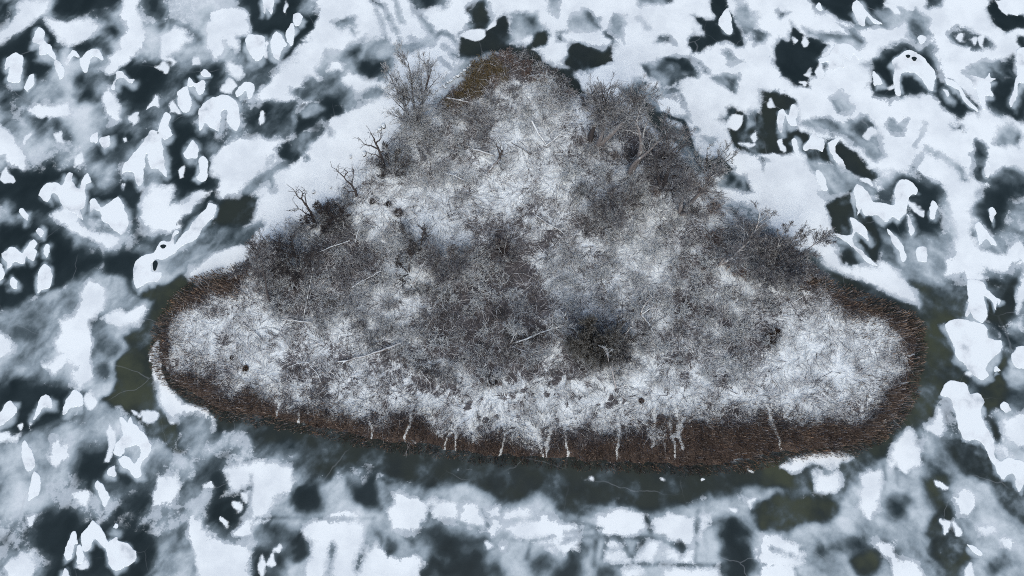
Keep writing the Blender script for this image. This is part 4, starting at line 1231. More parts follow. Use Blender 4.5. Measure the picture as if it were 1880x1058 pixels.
# ------------------------------------------------------------------ woody plants
def seg_arrays(segs, nside):
    """independent tapered prisms for (p, q, r0, r1)"""
    p = np.array([s[0] for s in segs]); q = np.array([s[1] for s in segs])
    r0 = np.array([s[2] for s in segs]); r1 = np.array([s[3] for s in segs])
    d = q - p; ln = np.linalg.norm(d, axis=1, keepdims=True) + 1e-9; d = d / ln
    q = q + d * (r1 * .4)[:, None]
    ref = np.where(np.abs(d[:, 2:3]) > .9, np.array([[1., 0, 0]]), np.array([[0, 0, 1.]]))
    a = np.cross(d, ref); a /= np.linalg.norm(a, axis=1, keepdims=True); b = np.cross(d, a)
    vs = []
    for P, r in ((p, r0), (q, r1)):
        for k in range(nside):
            t = 2 * math.pi * k / nside + .5
            vs.append(P + (a * math.cos(t) + b * math.sin(t)) * r[:, None])
    V = np.stack(vs, 1).reshape(-1, 3)
    m = 2 * nside
    f = np.array([[k, (k + 1) % nside, nside + (k + 1) % nside, nside + k] for k in range(nside)])[None]
    return V, (f[:, :, ::-1] + (np.arange(len(segs)) * m)[:, None, None]).reshape(-1, 4)


def seg_mesh(name, segs, nside, mat):
    V, F = seg_arrays(segs, nside)
    return mesh_np(name, V, F, mat, None, nside > 3)


def unit(v): return v / (np.linalg.norm(v) + 1e-9)


def grow(out, r, p, d, L, rad, lvl, K):
    n = K['n'][lvl]
    sl = L / n
    last = lvl == len(K['n']) - 1
    if not last:
        kids = K['k'][lvl]
        at = np.sort(r.uniform(K['s'][lvl], 1.0, kids)) * n
    ki = 0
    for i in range(n):
        d = unit(d + r.normal(size=3) * K['w'][lvl] + np.array((0, 0, K['up'][lvl])))
        q = p + d * sl
        ra = max(rad * (1 - K['tp'] * i / n), K['min']); rb = max(rad * (1 - K['tp'] * (i + 1) / n), K['min'])
        out[lvl].append((p, q, ra, rb))
        if not last:
            while ki < kids and at[ki] <= i + 1:
                f = at[ki] - i
                pp = p + d * sl * f
                side = unit(np.cross(d, r.normal(size=3)))
                a = r.uniform(*K['a'][lvl])
                dd = unit(d * math.cos(a) + side * math.sin(a))
                tt = at[ki] / n
                grow(out, r, pp, dd, L * K['l'][lvl] * r.uniform(.65, 1.2) * (1.15 - .55 * tt), max(ra * K['rr'][lvl], K['min']), lvl + 1, K)
                ki += 1
        p = q
    return p


SHRUB = dict(n=(4, 4, 3), k=(9, 6), s=(.12, .1), w=(.16, .2, .25), up=(.04, .03, .02), a=((.35, .95), (.35, 1.0)), l=(.62, .55),
             rr=(.55, .6), tp=.7, min=.014)


def shrub_protos(n, mat_stem, mat_twig, seed, h, spread, stems):
    res = []
    for i in range(n):
        r = np.random.default_rng(seed + i)
        out = [[], [], []]
        for k in range(stems):
            az = 2 * math.pi * (k + r.random()) / stems; el = r.uniform(*spread)
            d = np.array((math.cos(az) * math.sin(el), math.sin(az) * math.sin(el), math.cos(el)))
            grow(out, r, np.array((math.cos(az), math.sin(az), 0)) * r.uniform(.02, .2) + np.array((0, 0, -.1)), d, h * r.uniform(.7, 1.1), .032, 0, SHRUB)
        res.append((seg_mesh('stems', out[0], 3, mat_stem), seg_mesh('twigs', out[1] + out[2], 3, mat_twig)))
    return res


def place_shrub(proto, x, y, s, rz, label, group, sz=1.0, cat='shrub', name='shrub'):
    e = empty(name, (x, y, gz(x, y)))
    e.rotation_euler = (0, 0, rz); e.scale = (s, s, s * sz)
    obj('stems', proto[0], e); obj('crown', proto[1], e)
    tag(e, label, cat, group)
    return e


PR = {
    'frost': shrub_protos(6, M_TWIG, M_FROST, 100, 1.9, (.25, 1.05), 8),
    'grey': shrub_protos(6, M_BARK, M_TWIG, 200, 2.0, (.2, 1.0), 8),
    'dark': shrub_protos(4, M_BARK, M_BARK, 300, 1.9, (.2, 1.0), 9),
    'rust': shrub_protos(3, M_RUST, M_RUST, 400, 1.6, (.15, .9), 10),
    'olive': shrub_protos(3, M_OLIVE, M_OLIVE, 500, 1.8, (.15, .9), 10),
}
# thickets: polygon px, spacing m, scale, mix of kinds, label, group
TH = [
    ([(470, 470), (505, 445), (560, 415), (612, 372), (650, 372), (640, 410), (575, 445), (500, 500), (470, 510)], 1.6, (.6, 1.0), ('grey', 'grey', 'dark'),
     'brownish bare shrub crowding the northwest shore below the dead snags', 'shrubs on the northwest shore'),
    ([(500, 500), (560, 450), (640, 415), (730, 430), (900, 470), (960, 560), (1000, 640), (900, 700), (800, 690), (700, 640), (600, 600), (500, 560)], 2.3, (.6, 1.15), ('frost', 'frost', 'grey', 'frost', 'grey', 'dark'),
     'grey frosted shrub in the thicket on the western half of the island', 'shrubs of the western thicket'),
    ([(690, 300), (745, 240), (800, 205), (900, 165), (1000, 150), (1050, 185), (1000, 230), (900, 240), (850, 300), (850, 400), (760, 340)], 2.0, (.55, 1.0), ('frost', 'grey', 'grey'),
     'snow-dusted shrub in the thicket of the island\'s northern corner', 'shrubs of the northern thicket'),
    ([(818, 196), (856, 158), (888, 116), (930, 104), (930, 135), (885, 175), (840, 208)], 1.1, (.6, .95), ('olive', 'rust', 'olive'),
     'olive brown shrub at the northern tip of the island', 'shrubs at the northern tip'),
    ([(930, 105), (1000, 122), (1050, 170), (1030, 185), (960, 140)], 1.25, (.5, .8), ('rust', 'grey'),
     'rusty low shrub on the island\'s north shore right of the tip', 'shrubs right of the northern tip'),
    ([(1060, 185), (1130, 200), (1180, 230), (1275, 320), (1320, 370), (1300, 400), (1250, 400), (1180, 340), (1110, 280)], 2.5, (.55, .9), ('grey', 'rust', 'dark', 'rust'),
     'dense brown-grey shrub among the tall trees of the northeast shore', 'shrubs among the northeastern trees'),
    ([(1060, 270), (1110, 290), (1200, 380), (1290, 430), (1330, 450), (1290, 520), (1180, 460), (1090, 440), (1040, 340)], 2.3, (.55, 1.1), ('frost', 'grey', 'frost', 'frost', 'dark'),
     'frosted shrub inland of the northeastern trees', 'shrubs of the eastern thicket'),
    ([(1310, 440), (1370, 410), (1430, 440), (1490, 500), (1440, 530), (1340, 500)], 1.5, (.6, 1.0), ('grey', 'rust', 'grey'),
     'brown shrub on the east shore where the reed belt begins', 'shrubs on the east shore'),
    ([(1000, 470), (1140, 470), (1300, 530), (1440, 540), (1420, 620), (1340, 700), (1200, 700), (1050, 690), (1020, 560)], 2.3, (.55, 1.0), ('frost', 'frost', 'grey'),
     'pale frosted shrub in the thicket on the southeastern half of the island', 'shrubs of the southeastern thicket'),
]
rs = np.random.default_rng(21)
SHRUBS = []
for poly, gap, sc, mix, label, group in TH:
    W = px_poly(*poly)
    lo, hi = W.min(0), W.max(0)
    Q = rs.uniform(lo, hi, (2600, 2))
    cvq = samp(COV, Q[:, 0], Q[:, 1])
    Q = Q[(sdist(Q[:, 0], Q[:, 1], W) > 0) & ((cvq < .66) | (rs.random(2600) < .12))]
    got = np.zeros((0, 2))
    for q in Q:
        if len(got) and ((got - q) ** 2).sum(1).min() < (gap * rs.uniform(.7, 1.2)) ** 2: continue
        got = np.vstack([got, q])
    for (a, b) in got:
        kind = mix[rs.integers(len(mix))]
        pr = PR[kind]
        s_ = rs.uniform(*sc)
        e = place_shrub(pr[rs.integers(len(pr))], a, b, s_, rs.uniform(0, 6.28), label, group, rs.uniform(.38, .72))
        SHRUBS.append((e, kind, s_, group))
n_shrub = len(SHRUBS)
print('shrubs', n_shrub)

# twiggy undergrowth between the shrubs: nobody could count it
N = 95000
x = rg.uniform(-41, 49, N); y = rg.uniform(-8, 41, N)
wood = np.zeros(N, bool)
for th in TH: wood |= sdist(x, y, px_poly(*th[0])) > -.5
cv = samp(COV, x, y)
ok = wood & (samp(DI, x, y) > .3) & (rg.random(N) < np.clip(1.15 - cv * 1.1, .1, 1))
x, y, cv = x[ok], y[ok], cv[ok]
n = len(x)
d = np.column_stack([rg.normal(size=(n, 2)) * .75, np.abs(rg.normal(size=n)) * .8 + .15]); d /= np.linalg.norm(d, axis=1, keepdims=True)
t = rg.random((n, 1))
c = np.where((rg.random(n) < .52)[:, None], np.array((.62, .67, .70)) * (.65 + .45 * t), np.array((.06, .058, .062)) * (1 - t) + np.array((.20, .196, .205)) * t)
V, F, C = strips(np.column_stack([x, y, samp(ISLZ, x, y) + rg.uniform(0, .9, n)]), d, rg.uniform(.35, 1.1, n), rg.uniform(.016, .042, n), rgba(c), rg.uniform(-.1, .2, n), 2, .4)
o = obj('undergrowth', mesh_np('undergrowth', V, F, M_GRASS, C))
tag(o, 'tangled leafless undergrowth between the island shrubs', 'undergrowth', kind='stuff')

TREE = dict(n=(7, 6, 4, 3), k=(16, 11, 11), s=(.3, .15, .1), w=(.05, .11, .16, .2), up=(.01, .07, .05, .02), a=((.35, .75), (.35, .8), (.35, .9)),
            l=(.38, .5, .5), rr=(.45, .42, .5), tp=.8, min=.012)


def tree(label, base, top, h, rad, seed, K=TREE, stems=1, fan=.0, mats=(M_BARK, M_TWIG), name='bare_tree', group=None, cat='tree'):
    """base and top px with the top's height fix position, size and lean"""
    B = P3(*base, .3); B[2] = gz(B[0], B[1]) - .1 if -42 < B[0] < 49 else 0
    T = P3(*top, h)
    r = np.random.default_rng(seed)
    crown, stems_ = [], []
    D = T - B
    Lh = np.linalg.norm(D)
    for k in range(stems):
        az = 6.283 * (k + .4 * r.random()) / max(stems, 1)
        off = np.array((math.cos(az), math.sin(az), 0))
        d = unit(D / Lh + off * fan * (0 if stems == 1 else 1))
        out = [[], [], [], []]
        grow(out, r, off * (.12 * (stems > 1)), d, Lh * (1 if k == 0 else r.uniform(.75, .98)), rad * (1 if k == 0 else r.uniform(.6, .9)), 0, K)
        stems_.append(out[0] + out[1]); crown += out[2] + out[3]
    e = empty(name, tuple(B))
    for st in stems_: obj('trunk', seg_mesh('trunk', st, 6, mats[0]), e)
    obj('crown', seg_mesh('crown', crown, 3, mats[1]), e)
    tag(e, label, cat, group)
    return e


G_T = 'tall bare trees on the island shore'
tree('tall many-stemmed bare tree alone on the northwest shore', (762, 236), (755, 142), 10.5, .22, 1, dict(TREE, k=(17, 11, 10), s=(.25, .15, .1), w=(.04, .1, .16, .2), l=(.36, .5, .5), min=.009), 5, .24, (M_BARK, M_TWIG), group=G_T)
tree('slender tree at the left of the northeastern group, single dark trunk', (1084, 256), (1108, 172), 11.5, .34, 2, dict(TREE, s=(.55, .15, .1)), group=G_T)
tree('forked tree with pale leaning trunk in the northeastern group', (1098, 266), (1146, 186), 12.0, .36, 3, dict(TREE, k=(17, 10, 10), s=(.5, .15, .1)), 2, .10, (M_PALE, M_TWIG), group=G_T)
tree('broken thick tree with snow-lit upper limbs above the snowy floor', (1156, 322), (1208, 240), 11.0, .40, 4, dict(TREE, w=(.10, .2, .2, .2), k=(9, 7, 7), s=(.5, .2, .1)), 2, .10, (M_PALE, M_TWIG), group=G_T)
tree('round-crowned twisted tree overhanging the northeast shore', (1212, 348), (1248, 268), 10.5, .30, 5, dict(TREE, w=(.12, .2, .2, .2), k=(16, 11, 10)), 3, .3, group=G_T)
tree('split-trunk tree furthest down the northeastern shore', (1250, 392), (1290, 335), 9.0, .30, 6, dict(TREE, k=(12, 9, 9), s=(.5, .15, .1)), 3, .22, (M_PALE, M_TWIG), group=G_T)
tree('leaning tree with a pale limb above the east shore shrubs', (1322, 486), (1374, 424), 8.0, .22, 8, dict(TREE, w=(.12, .2, .2, .2), k=(12, 9, 9)), 2, .25, (M_PALE, M_TWIG), group=G_T)
tree('wide bushy tree radiating long twigs on the east shore', (1420, 492), (1436, 450), 6.5, .12, 9, dict(TREE, k=(16, 11, 9), s=(.1, .1, .1)), 9, .75, (M_TWIG, M_TWIG), group=G_T)
tree('dark half-sunken bush standing in the open pool off the northeast shore', (1300, 318), (1322, 288), 4.0, .10, 10, dict(TREE, k=(10, 7, 6), s=(.1, .1, .1)), 7, .7, (M_DEAD, M_FROST), 'bush', cat='bush')
tree('dark evergreen-looking round tree in the middle of the southern thicket', (1082, 640), (1086, 616), 6.5, .22, 11, dict(TREE, k=(22, 12, 11), s=(.1, .1, .1), l=(.42, .55, .5), min=.014), 4, .35, (M_IVY, M_IVY), 'dense_tree')
tree('low dark companion bush right of the round dark tree', (1130, 640), (1132, 622), 4.5, .10, 12, dict(TREE, k=(14, 9, 8), s=(.1, .1, .1)), 6, .6, (M_BARK, M_BARK), 'bush', cat='bush')
tree('slim white-barked birch below the round dark tree', (1131, 713), (1117, 640), 8.5, .078, 13, dict(TREE, k=(7, 4, 4), s=(.45, .2, .2), l=(.3, .5, .5)), 1, 0, (M_BIRCH, M_FROST), 'birch_tree')
tree('pale spreading tree leaning right, left of the round dark tree', (938, 632), (1008, 622), 7.0, .12, 14, dict(TREE, k=(12, 8, 7)), 3, .3, (M_FROST, M_FROST))
tree('thin dark tree leaning over the western thicket near reed tip', (495, 556), (474, 462), 9.0, .12, 15, dict(TREE, k=(12, 8, 8), s=(.5, .2, .1), l=(.34, .5, .5)))
tree('small dark crab-like tree in the centre west of the island', (771, 458), (752, 420), 5.0, .12, 16, dict(TREE, k=(12, 8, 6), w=(.12, .2, .2, .2)), 3, .4, (M_BARK, M_BARK))
tree('smaller dark tree just below the crab-like tree', (750, 502), (738, 470), 4.4, .10, 17, dict(TREE, k=(10, 7, 6), w=(.12, .2, .2, .2)), 3, .4, (M_BARK, M_BARK))
tree('dark many-stemmed tree in the eastern thicket below the tall trees', (1120, 408), (1118, 352), 6.5, .12, 18, dict(TREE, k=(14, 10, 8)), 5, .45, (M_BARK, M_TWIG))
tree('grey bushy tree in the middle of the western thicket', (822, 500), (812, 470), 5.5, .10, 19, dict(TREE, k=(14, 10, 8)), 6, .5, (M_TWIG, M_TWIG))
tree('grey round shrub tree beside the grass mound in the centre', (925, 470), (922, 448), 3.6, .08, 20, dict(TREE, k=(12, 9, 8)), 6, .6, (M_TWIG, M_TWIG))
tree('dark bushy tree among shrubs on the northwest shore', (548, 500), (538, 462), 5.5, .10, 22, dict(TREE, k=(14, 9, 8)), 5, .5, (M_BARK, M_BARK))
tree('bushy grey tree at the western end of the northwest shore', (484, 492), (476, 462), 4.8, .10, 23, dict(TREE, k=(14, 9, 8)), 5, .5, (M_BARK, M_TWIG))
tree('dark bush at the foot of the western dead snag', (598, 410), (600, 384), 3.6, .08, 24, dict(TREE, k=(14, 9, 8)), 6, .6, (M_BARK, M_BARK), 'bush', cat='bush')
tree('dark bush at the foot of the easternmost dead snag', (722, 318), (724, 290), 3.8, .08, 25, dict(TREE, k=(14, 9, 8)), 6, .6, (M_BARK, M_BARK), 'bush', cat='bush')


def polyline(segs, pts, r0, r1, jit, r):
    """(px u, v, height) points -> wavering segments"""
    W = [P3(*p) for p in pts]
    full = []
    for a, b in zip(W[:-1], W[1:]):
        k = max(2, int(np.linalg.norm(b - a) / .5))
        for i in range(k): full.append(a + (b - a) * i / k + (r.normal(size=3) * jit if i or len(full) else 0))
    full.append(W[-1])
    n = len(full) - 1
    for i in range(n):
        segs.append((full[i], full[i + 1], r0 + (r1 - r0) * i / n, r0 + (r1 - r0) * (i + 1) / n))
    return full


def limbed(name, label, cat, trunk, branches, r0, r1, mat, seed, twigs=0, group=None, jit=.05, tl=.9):
    """snag or fallen log: trunk polyline + branch polylines, each branch a part of its own"""
    r = np.random.default_rng(seed)
    B = P3(*trunk[0])
    ts = []
    main = polyline(ts, trunk, r0, r1, jit, r)
    e = empty(name, tuple(B))

    def shift(ss): return [(a - B, b - B, c, d) for a, b, c, d in ss]
    obj('trunk', seg_mesh('trunk', shift(ts), 8, mat), e)
    for br in branches:
        ss = []
        f = polyline(ss, br, r1 * 1.15 if r1 > .04 else .05, .018, jit, r)
        for _ in range(twigs):
            k = r.integers(max(1, len(f) // 3), len(f))
            d = unit(f[k] - f[k - 1] + r.normal(size=3) * .7)
            q = f[k] + d * tl * r.uniform(.4, 1)
            ss.append((f[k], q, .026, .012))
            m = f[k] + (q - f[k]) * .6
            ss.append((m, m + unit(d + r.normal(size=3) * .7) * tl * .4, .016, .009))
        obj('branch', seg_mesh('branch', shift(ss), 5, mat), e)
    return tag(e, label, cat, group)


SN = 'dead snags along the northwest shore'
limbed('dead_snag', 'forked dead snag furthest west on the shore, two bare stems', 'tree', [(578, 409, 0), (571, 390, 2.5), (563, 378, 4.0), (554, 366, 5.5)],
       [[(554, 366, 5.5), (545, 360, 6.2), (538, 347, 7.5)], [(554, 366, 5.5), (556, 356, 6.5), (549, 347, 7.4)], [(563, 378, 4), (560, 360, 6), (562, 352, 7)],
        [(574, 398, 1.5), (560, 392, 3), (548, 383, 4.2), (538, 370, 5.5)], [(548, 383, 4.2), (540, 387, 4.4), (531, 386, 5)]], .18, .075, M_DEAD, 31, 7, SN)
limbed('dead_snag', 'slim dead snag standing between the two larger snags', 'tree', [(655, 363, 0), (650, 346, 2.2), (641, 336, 3.6), (632, 326, 4.8)],
       [[(632, 326, 4.8), (622, 316, 5.8), (609, 307, 7)], [(632, 326, 4.8), (638, 316, 5.6), (631, 311, 6.4)], [(646, 341, 2.8), (648, 326, 4.5), (649, 312, 6)],
        [(652, 352, 1.4), (640, 352, 2), (632, 344, 3)]], .15, .06, M_DEAD, 32, 7, SN)
limbed('dead_snag', 'tallest dead snag with wide antler branches, nearest the bushy tree', 'tree', [(707, 313, 0), (701, 290, 3), (694, 274, 5), (688, 260, 6.6)],
       [[(688, 260, 6.6), (684, 250, 7.6), (679, 240, 8.6)], [(694, 274, 5), (680, 268, 6), (668, 264, 6.8), (657, 252, 8)], [(701, 290, 3), (688, 284, 4.4), (676, 281, 5)],
        [(697, 280, 4.2), (706, 276, 5), (714, 278, 5.4)], [(690, 264, 6), (699, 254, 7.4), (700, 246, 8)]], .22, .08, M_DEAD, 33, 8, SN)
limbed('dead_snag', 'small top-down snag left of the round dark tree', 'tree', [(1031, 606, 0), (1033, 598, 3.5), (1035, 594, 5)],
       [[(1035, 594, 5), (1038, 580, 6.5), (1041, 563, 7.5)], [(1035, 594, 5), (1022, 598, 5.6), (1012, 592, 6.2), (1016, 572, 7)], [(1034, 596, 4.4), (1042, 588, 5.2)]], .16, .07, M_DEAD, 34, 5)
limbed('dead_snag', 'crooked snow-topped snag touching the right of the dark tree', 'tree', [(1144, 619, .4), (1150, 610, 2.4), (1154, 603, 3.2)],
       [[(1154, 603, 3.2), (1160, 600, 3.6), (1165, 597, 4)], [(1144, 619, 1.4), (1154, 624, 2), (1163, 640, 2.4)], [(1150, 622, 1.6), (1164, 623, 2.4)]], .14, .08, M_LOG, 35, 5)
limbed('dead_snag', 'zigzag snow-topped snag in the southeastern thicket', 'tree', [(1190, 592, .4), (1176, 578, 2), (1180, 566, 3), (1186, 556, 4)],
       [[(1186, 556, 4), (1194, 548, 4.6), (1204, 545, 5)], [(1190, 592, 1.4), (1196, 604, 2), (1205, 619, 2.4)], [(1176, 578, 2), (1192, 568, 2.6), (1209, 567, 3)], [(1190, 592, 1), (1198, 582, 2)]], .13, .08, M_LOG, 36, 6)
FL = 'fallen trunks lying on the island'
LOGS = [
    ('big straight snow-covered log with forked end in the southwest', [(736, 630, .9), (700, 644, .8), (660, 656, .7), (634, 663, .6)], [[(634, 663, .6), (617, 665, .6)], [(634, 663, .6), (626, 671, .6)]], .15, .09),
    ('snowy log lying level below the western thicket', [(572, 592, .7), (540, 588, .7), (515, 586, .7)], [[(540, 588, .7), (520, 582, 1)]], .11, .06),
    ('thin curved pale branch on the snowy western reed bed', [(487, 628, .4), (468, 610, .6), (450, 597, .6), (434, 592, .5)], [[(450, 597, .6), (440, 600, .6)]], .07, .03),
    ('bent pale branch lying below the thin curved one', [(594, 716, .3), (584, 690, .6), (566, 666, .7)], [[(566, 666, .7), (545, 668, .6), (520, 678, .5)]], .07, .04),
    ('forked pale pole in the clearing of the western thicket', [(758, 522, .4), (770, 502, 1.4), (780, 480, 2.4)], [[(768, 506, 1.2), (783, 499, 1.6)]], .09, .04),
    ('dark thin pole leaning over the western thicket', [(558, 584, .5), (566, 540, 2), (575, 492, 4)], [[(566, 540, 2), (572, 532, 2.6)]], .07, .03),
    ('dark slender trunk slanting up right across the northwestern shrubs', [(582, 464, 1.2), (612, 452, 1.8), (642, 442, 2)], [[(612, 452, 1.8), (622, 444, 2.4)]], .08, .04),
    ('dark slanting stick below the crab-like trees', [(646, 528, 1), (676, 510, 1.6), (700, 498, 2)], [[(676, 510, 1.6), (684, 502, 2)]], .06, .03),
    ('short curved log with snow among the northern shrubs', [(820, 319, .8), (834, 323, .9), (852, 331, .8)], [[(834, 323, .9), (840, 318, 1.2)]], .11, .07),
    ('snow-topped log at the left of the broken tree pile', [(870, 275, .8), (888, 279, 1), (908, 286, 1)], [[(888, 279, 1), (894, 274, 1.4)]], .14, .10),
    ('steep pale limb at the foot of the broken tree pile', [(896, 316, .4), (906, 304, 1.2), (917, 292, 2)], [[(906, 304, 1.2), (916, 302, 1.6)], [(900, 310, .8), (912, 306, 1)]], .13, .08),
    ('left arm of the crossed pale trunks in the northern clearing', [(976, 222, 1.8), (988, 245, 1.2), (1002, 264, .6)], [[(988, 245, 1.2), (998, 242, 1.6)]], .13, .09),
    ('right arm of the crossed pale trunks in the northern clearing', [(1002, 268, .6), (1016, 258, 1.2), (1030, 246, 1.8)], [[(1016, 258, 1.2), (1020, 248, 1.6)]], .11, .07),
    ('thin dark fallen branch with upturned end in the northern clearing', [(975, 284, .6), (958, 272, .9), (938, 262, 1)], [[(975, 284, .6), (974, 270, 1.6)]], .08, .04),
    ('long pale branch pointing down right in the central snow', [(984, 396, .6), (1004, 410, .8), (1032, 426, .8)], [[(1032, 426, .8), (1042, 436, .8)], [(1020, 419, .8), (1036, 418, 1)]], .09, .05),
    ('dark leaning branch at the edge of the eastern clearing', [(1322, 452, .6), (1308, 434, 1.8), (1290, 416, 3)], [[(1308, 434, 1.8), (1312, 424, 2.4)]], .08, .04),
    ('bare white limb low beside the broken thick tree', [(1115, 331, .6), (1130, 321, 1), (1146, 313, 1.2)], [[(1130, 321, 1), (1136, 314, 1.4)]], .09, .06),
    ('pale log lying in the olive shrubs of the northern tip', [(820, 180, 1.6), (842, 184, 1.6), (868, 190, 1.4)], [[(842, 184, 1.6), (852, 180, 2)]], .10, .06),
    ('white broken stub at the start of the northwest reed belt', [(434, 512, .4), (429, 498, 1), (423, 485, 1.6)], [[(429, 498, 1), (434, 492, 1.4)]], .10, .06),
    ('pale branches poking out over the ice west of the snags', [(505, 458, .6), (488, 444, 1.4), (480, 432, 2)], [[(488, 444, 1.4), (474, 440, 1.8)], [(496, 450, 1), (490, 436, 1.8)]], .09, .05),
    ('thin white stem lying at the lower edge of the western thicket', [(790, 704, .5), (772, 680, .8), (755, 655, .9)], [[(772, 680, .8), (786, 690, .7)]], .06, .04),
    ('thin pale forked stem right of the thin white stem', [(846, 684, .5), (830, 672, .8), (815, 663, .8)], [[(830, 672, .8), (842, 664, 1)]], .06, .03),
    ('short pale log lying in the middle of the central snow', [(872, 407, .4), (878, 398, .6), (884, 389, .7)], [[(878, 398, .6), (884, 396, .8)]], .07, .05),
    ('crooked twig-like limb in the southwestern matted grass', [(660, 420, 1), (655, 432, 1), (652, 445, 1)], [[(655, 432, 1), (648, 430, 1.2)]], .06, .04),
    ('thin white upright limb leaning on the eastern shore shrubs', [(1430, 572, .8), (1455, 556, 1), (1480, 540, 1)], [[(1455, 556, 1), (1468, 556, 1.2)]], .07, .04),
]
for k, (lab, tr, br, r0, r1) in enumerate(LOGS):
    limbed('fallen_trunk', lab, 'log', tr, br, r0, r1, M_DEAD if 'dark' in lab.split()[:2] else M_LOG, 60 + k, 2, FL, .03, .6)
# pile of broken limbs
limbed('broken_tree', 'heap of shattered dark limbs in the northern thicket', 'dead tree', [(912, 300, .3), (918, 285, 1.6), (922, 275, 2.6)],
       [[(918, 285, 1.6), (912, 268, 3), (910, 250, 3.6)], [(918, 285, 1.6), (930, 282, 2.2), (942, 270, 2.6)], [(915, 294, 1), (926, 302, 1.4), (932, 296, 1.8)], [(922, 275, 2.6), (900, 262, 2.4), (888, 262, 2.6)],
        [(922, 275, 2.6), (915, 256, 3), (922, 240, 3.4)], [(914, 296, .8), (922, 312, 1), (930, 308, 1.4)]], .16, .09, M_DEAD, 90, 6)

# ------------------------------------------------------------------ shore stones with snow caps
def stone(u, v, s, seed, label, group):
    r = np.random.default_rng(seed)
    c = P3(u, v)
    nu, nv = 12, 7
    vs, fs = [], []
    ph = r.uniform(0, 6.28, 6)
    el = r.uniform(.75, 1.3)

    def surf(kv, grow_, lift, t0):
        out = []
        for j in range(kv + 1):
            th = t0 * j / kv
            for i in range(nu):
                a = 2 * math.pi * i / nu
                rr = s * (1 + .16 * math.sin(2 * a + ph[0]) + .1 * math.sin(3 * a + ph[1]) + .08 * math.sin(4 * th + ph[2])) + grow_
                out.append((rr * math.sin(th) * math.cos(a) * el, rr * math.sin(th) * math.sin(a), rr * math.cos(th) * .62 + lift))
        F = [(j * nu + i, (j + 1) * nu + i, (j + 1) * nu + (i + 1) % nu, j * nu + (i + 1) % nu) for j in range(kv) for i in range(nu)]
        return out, F
    e = empty('shore_stone', (c[0], c[1], 0)); e.rotation_euler = (0, 0, r.uniform(0, 6))
    V, F = surf(nv, 0, .05, 2.2)
    obj('stone', mesh_np('stone', V, F, M_ROCK, None, True), e)
    V, F = surf(4, .03, .08, .95)
    obj('snow_cap', mesh_np('snow_cap', V, F, M_SNOW, None, True), e)
    tag(e, label, 'stone', group)


GS = 'snow-capped stones off the northwest shore'
stone(704, 232, .26, 1, 'larger upper of the twin stones in the melt pool near the antlered snag', GS)
stone(697, 238, .24, 2, 'lower of the twin stones in the melt pool near the antlered snag', GS)
stone(692, 242, .14, 3, 'smallest stone at the tail of the twin stones', GS)
stone(669, 283, .26, 4, 'single snow-capped stone left of the antlered snag', GS)
stone(644, 289, .17, 5, 'small stone on the snow above the slim dead snag', GS)
stone(576, 353, .18, 6, 'small stone on the snow above the forked dead snag', GS)
stone(531, 401, .14, 7, 'small stone on the snow left of the forked dead snag', GS)
stone(607, 345, .12, 8, 'tiny dark stone midway between the two western snags', GS)
GR = 'row of small stones along the north shore crack'
ORD = ['first', 'second', 'third', 'fourth', 'fifth', 'sixth', 'seventh', 'eighth', 'ninth', 'tenth', 'eleventh', 'twelfth', 'thirteenth', 'last']
ROW = [(802, 166), (808, 160), (815, 157), (822, 152), (828, 149), (834, 143), (841, 140), (847, 134), (853, 130), (859, 125), (864, 121), (869, 116), (796, 172), (818, 161)]
RANK = {k: r for r, k in enumerate(sorted(range(len(ROW)), key=lambda k: ROW[k][0]))}
for k, (u, v) in enumerate(ROW):
    stone(u, v, (.17, .13, .2, .15)[k % 4], 20 + k, '%s small stone from the lower left in the row along the northern shoreline crack' % ORD[RANK[k]], GR)

# dark tussocks standing out of the snow
GTU = 'dark tussocks on the snow'


def tussock(u, v, s, rgb, label, seed):
    global rg
    c = P3(u, v, .3)
    n = 500
    a = rg.uniform(0, 6.28, n); rr = np.sqrt(rg.random(n)) * s * .6
    b = np.column_stack([np.cos(a) * rr, np.sin(a) * rr, np.zeros(n)])
    d = np.column_stack([np.cos(a) * .5 + rg.normal(size=n) * .3, np.sin(a) * .5 + rg.normal(size=n) * .3, np.ones(n)]); d /= np.linalg.norm(d, axis=1, keepdims=True)
    col_ = rgba(np.array(rgb) * rg.uniform(.5, 1.5, (n, 1)))
    V, F, C = strips(b, d, rg.uniform(.4, .9, n) * s * 1.4, np.full(n, .03), col_, rg.uniform(0, .4, n), 2, .4)
    o = obj('grass_tussock', mesh_np('grass_tussock', V, F, M_GRASS, C), loc=(c[0], c[1], gz(c[0], c[1])))
    tag(o, label, 'tussock', GTU)


for u, v, s, rgb, lab in [
        (714, 376, .34, (.06, .055, .055), 'round blackish tussock on the snow below the antlered snag'),
        (684, 371, .38, (.16, .15, .145), 'grey tussock left of the round blackish tussock'),
        (732, 392, .55, (.13, .115, .11), 'wide brown tussock right of the round blackish tussock'),
        (453, 677, .34, (.12, .085, .06), 'orange-brown tussock in the snowy western reed bed'),
        (427, 657, .22, (.05, .04, .035), 'tiny tussock above the orange-brown one in the western reed bed'),
        (541, 524, .5, (.13, .125, .12), 'round grey tussock in the snow of the western thicket'),
        (1177, 736, .3, (.12, .075, .055), 'rusty tussock in the snow south of the thicket'),
        (1412, 624, .75, (.055, .036, .022), 'dark brown tussock at the edge of the eastern reed bed'),
        (1424, 612, .5, (.06, .038, .024), 'smaller brown tussock behind the dark brown eastern tussock'),
        (905, 697, .7, (.10, .095, .095), 'wide dark grey tussock at the lower edge of the southern thicket'),
        (920, 455, 1.0, (.17, .14, .125), 'large brownish mound of grass in the centre of the island')]:
    tussock(u, v, s, rgb, lab, int(u))

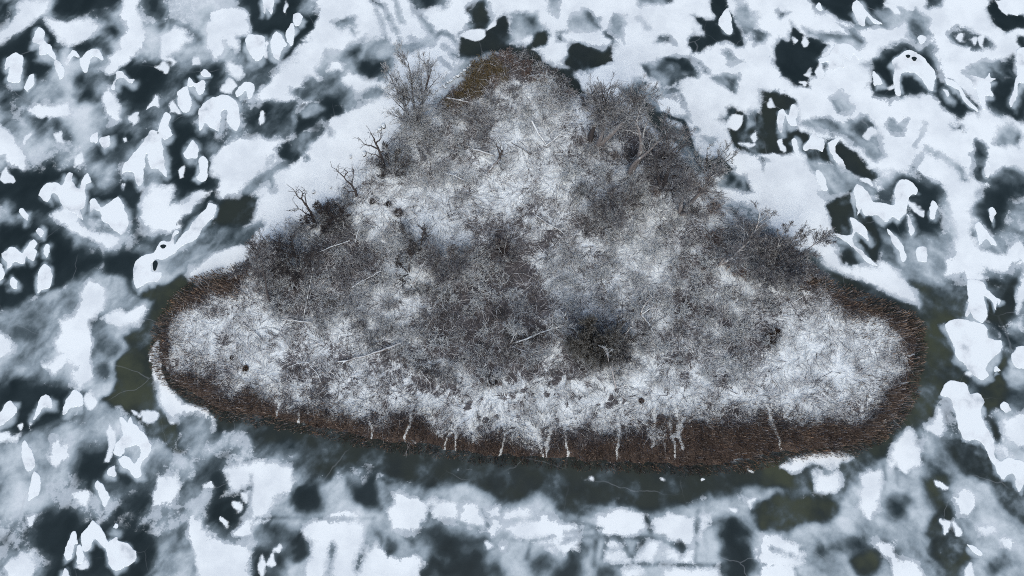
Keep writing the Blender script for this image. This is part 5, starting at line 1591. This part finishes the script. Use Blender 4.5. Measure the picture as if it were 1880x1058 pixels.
# ------------------------------------------------------------------ every shrub is told apart by its look and its nearest landmark
MARKS = [(762, 236, 'tall many-stemmed tree'), (1084, 256, 'slender northeastern tree'), (1156, 322, 'broken thick tree'), (1212, 348, 'round-crowned twisted tree'),
         (1250, 392, 'split-trunk tree'), (1322, 486, 'leaning pale-limbed tree'), (1420, 492, 'wide bushy east tree'), (1082, 640, 'round dark tree'), (1131, 713, 'white birch'),
         (960, 630, 'pale leaning tree'), (495, 556, 'thin dark leaning tree'), (771, 458, 'crab-like tree'), (1120, 408, 'many-stemmed eastern tree'), (822, 500, 'grey bushy tree'),
         (578, 409, 'forked snag'), (655, 363, 'slim snag'), (707, 313, 'antlered snag'), (1185, 575, 'zigzag snag'), (680, 648, 'big straight log'), (540, 588, 'level snowy log'),
         (912, 300, 'shattered limb heap'), (1002, 264, 'crossed pale trunks'), (1010, 412, 'long pale branch'), (920, 455, 'brownish grass mound'), (905, 697, 'wide dark grey tussock'),
         (842, 184, 'olive-shrub log'), (905, 98, 'northern tip'), (1308, 434, 'dark leaning branch'), (1455, 556, 'white upright limb'), (1412, 624, 'dark brown tussock'),
         (642, 442, 'dark slender trunk'), (676, 510, 'dark slanting stick'), (834, 323, 'short curved log'), (1045, 172, 'north shore bend'), (548, 500, 'dark northwest bushy tree')]
LOOKS = {'frost': 'frosted pale', 'grey': 'snow-dusted grey', 'dark': 'blackish', 'rust': 'rust-brown', 'olive': 'olive-brown'}
DIRS = ['right of', 'above right of', 'above', 'above left of', 'left of', 'below left of', 'below', 'below right of']
MW = np.array([P3(u, v)[:2] for u, v, _ in MARKS])
books = {}
for e, kind, s_, group in SHRUBS:
    q = np.array(e.location[:2])
    dd = ((MW - q) ** 2).sum(1)
    k = int(dd.argmin())
    v = q - MW[k]
    di = DIRS[int(round(math.atan2(v[1], v[0]) / (math.pi / 4))) % 8]
    size = 'small' if s_ < .72 else ('big' if s_ > .92 else 'mid-sized')
    books.setdefault((size, LOOKS[kind], di, MARKS[k][2]), []).append((dd[k], e))
for (size, look, di, mk), es in books.items():
    es.sort(key=lambda t: t[0])
    for i, (_, e) in enumerate(es):
        rank = '' if len(es) == 1 else (', nearest one', ', second nearest', ', third nearest', ', fourth nearest', ', fifth nearest')[min(i, 4)]
        e['label'] = '%s %s shrub %s the %s%s' % (size, look, di, mk, rank)
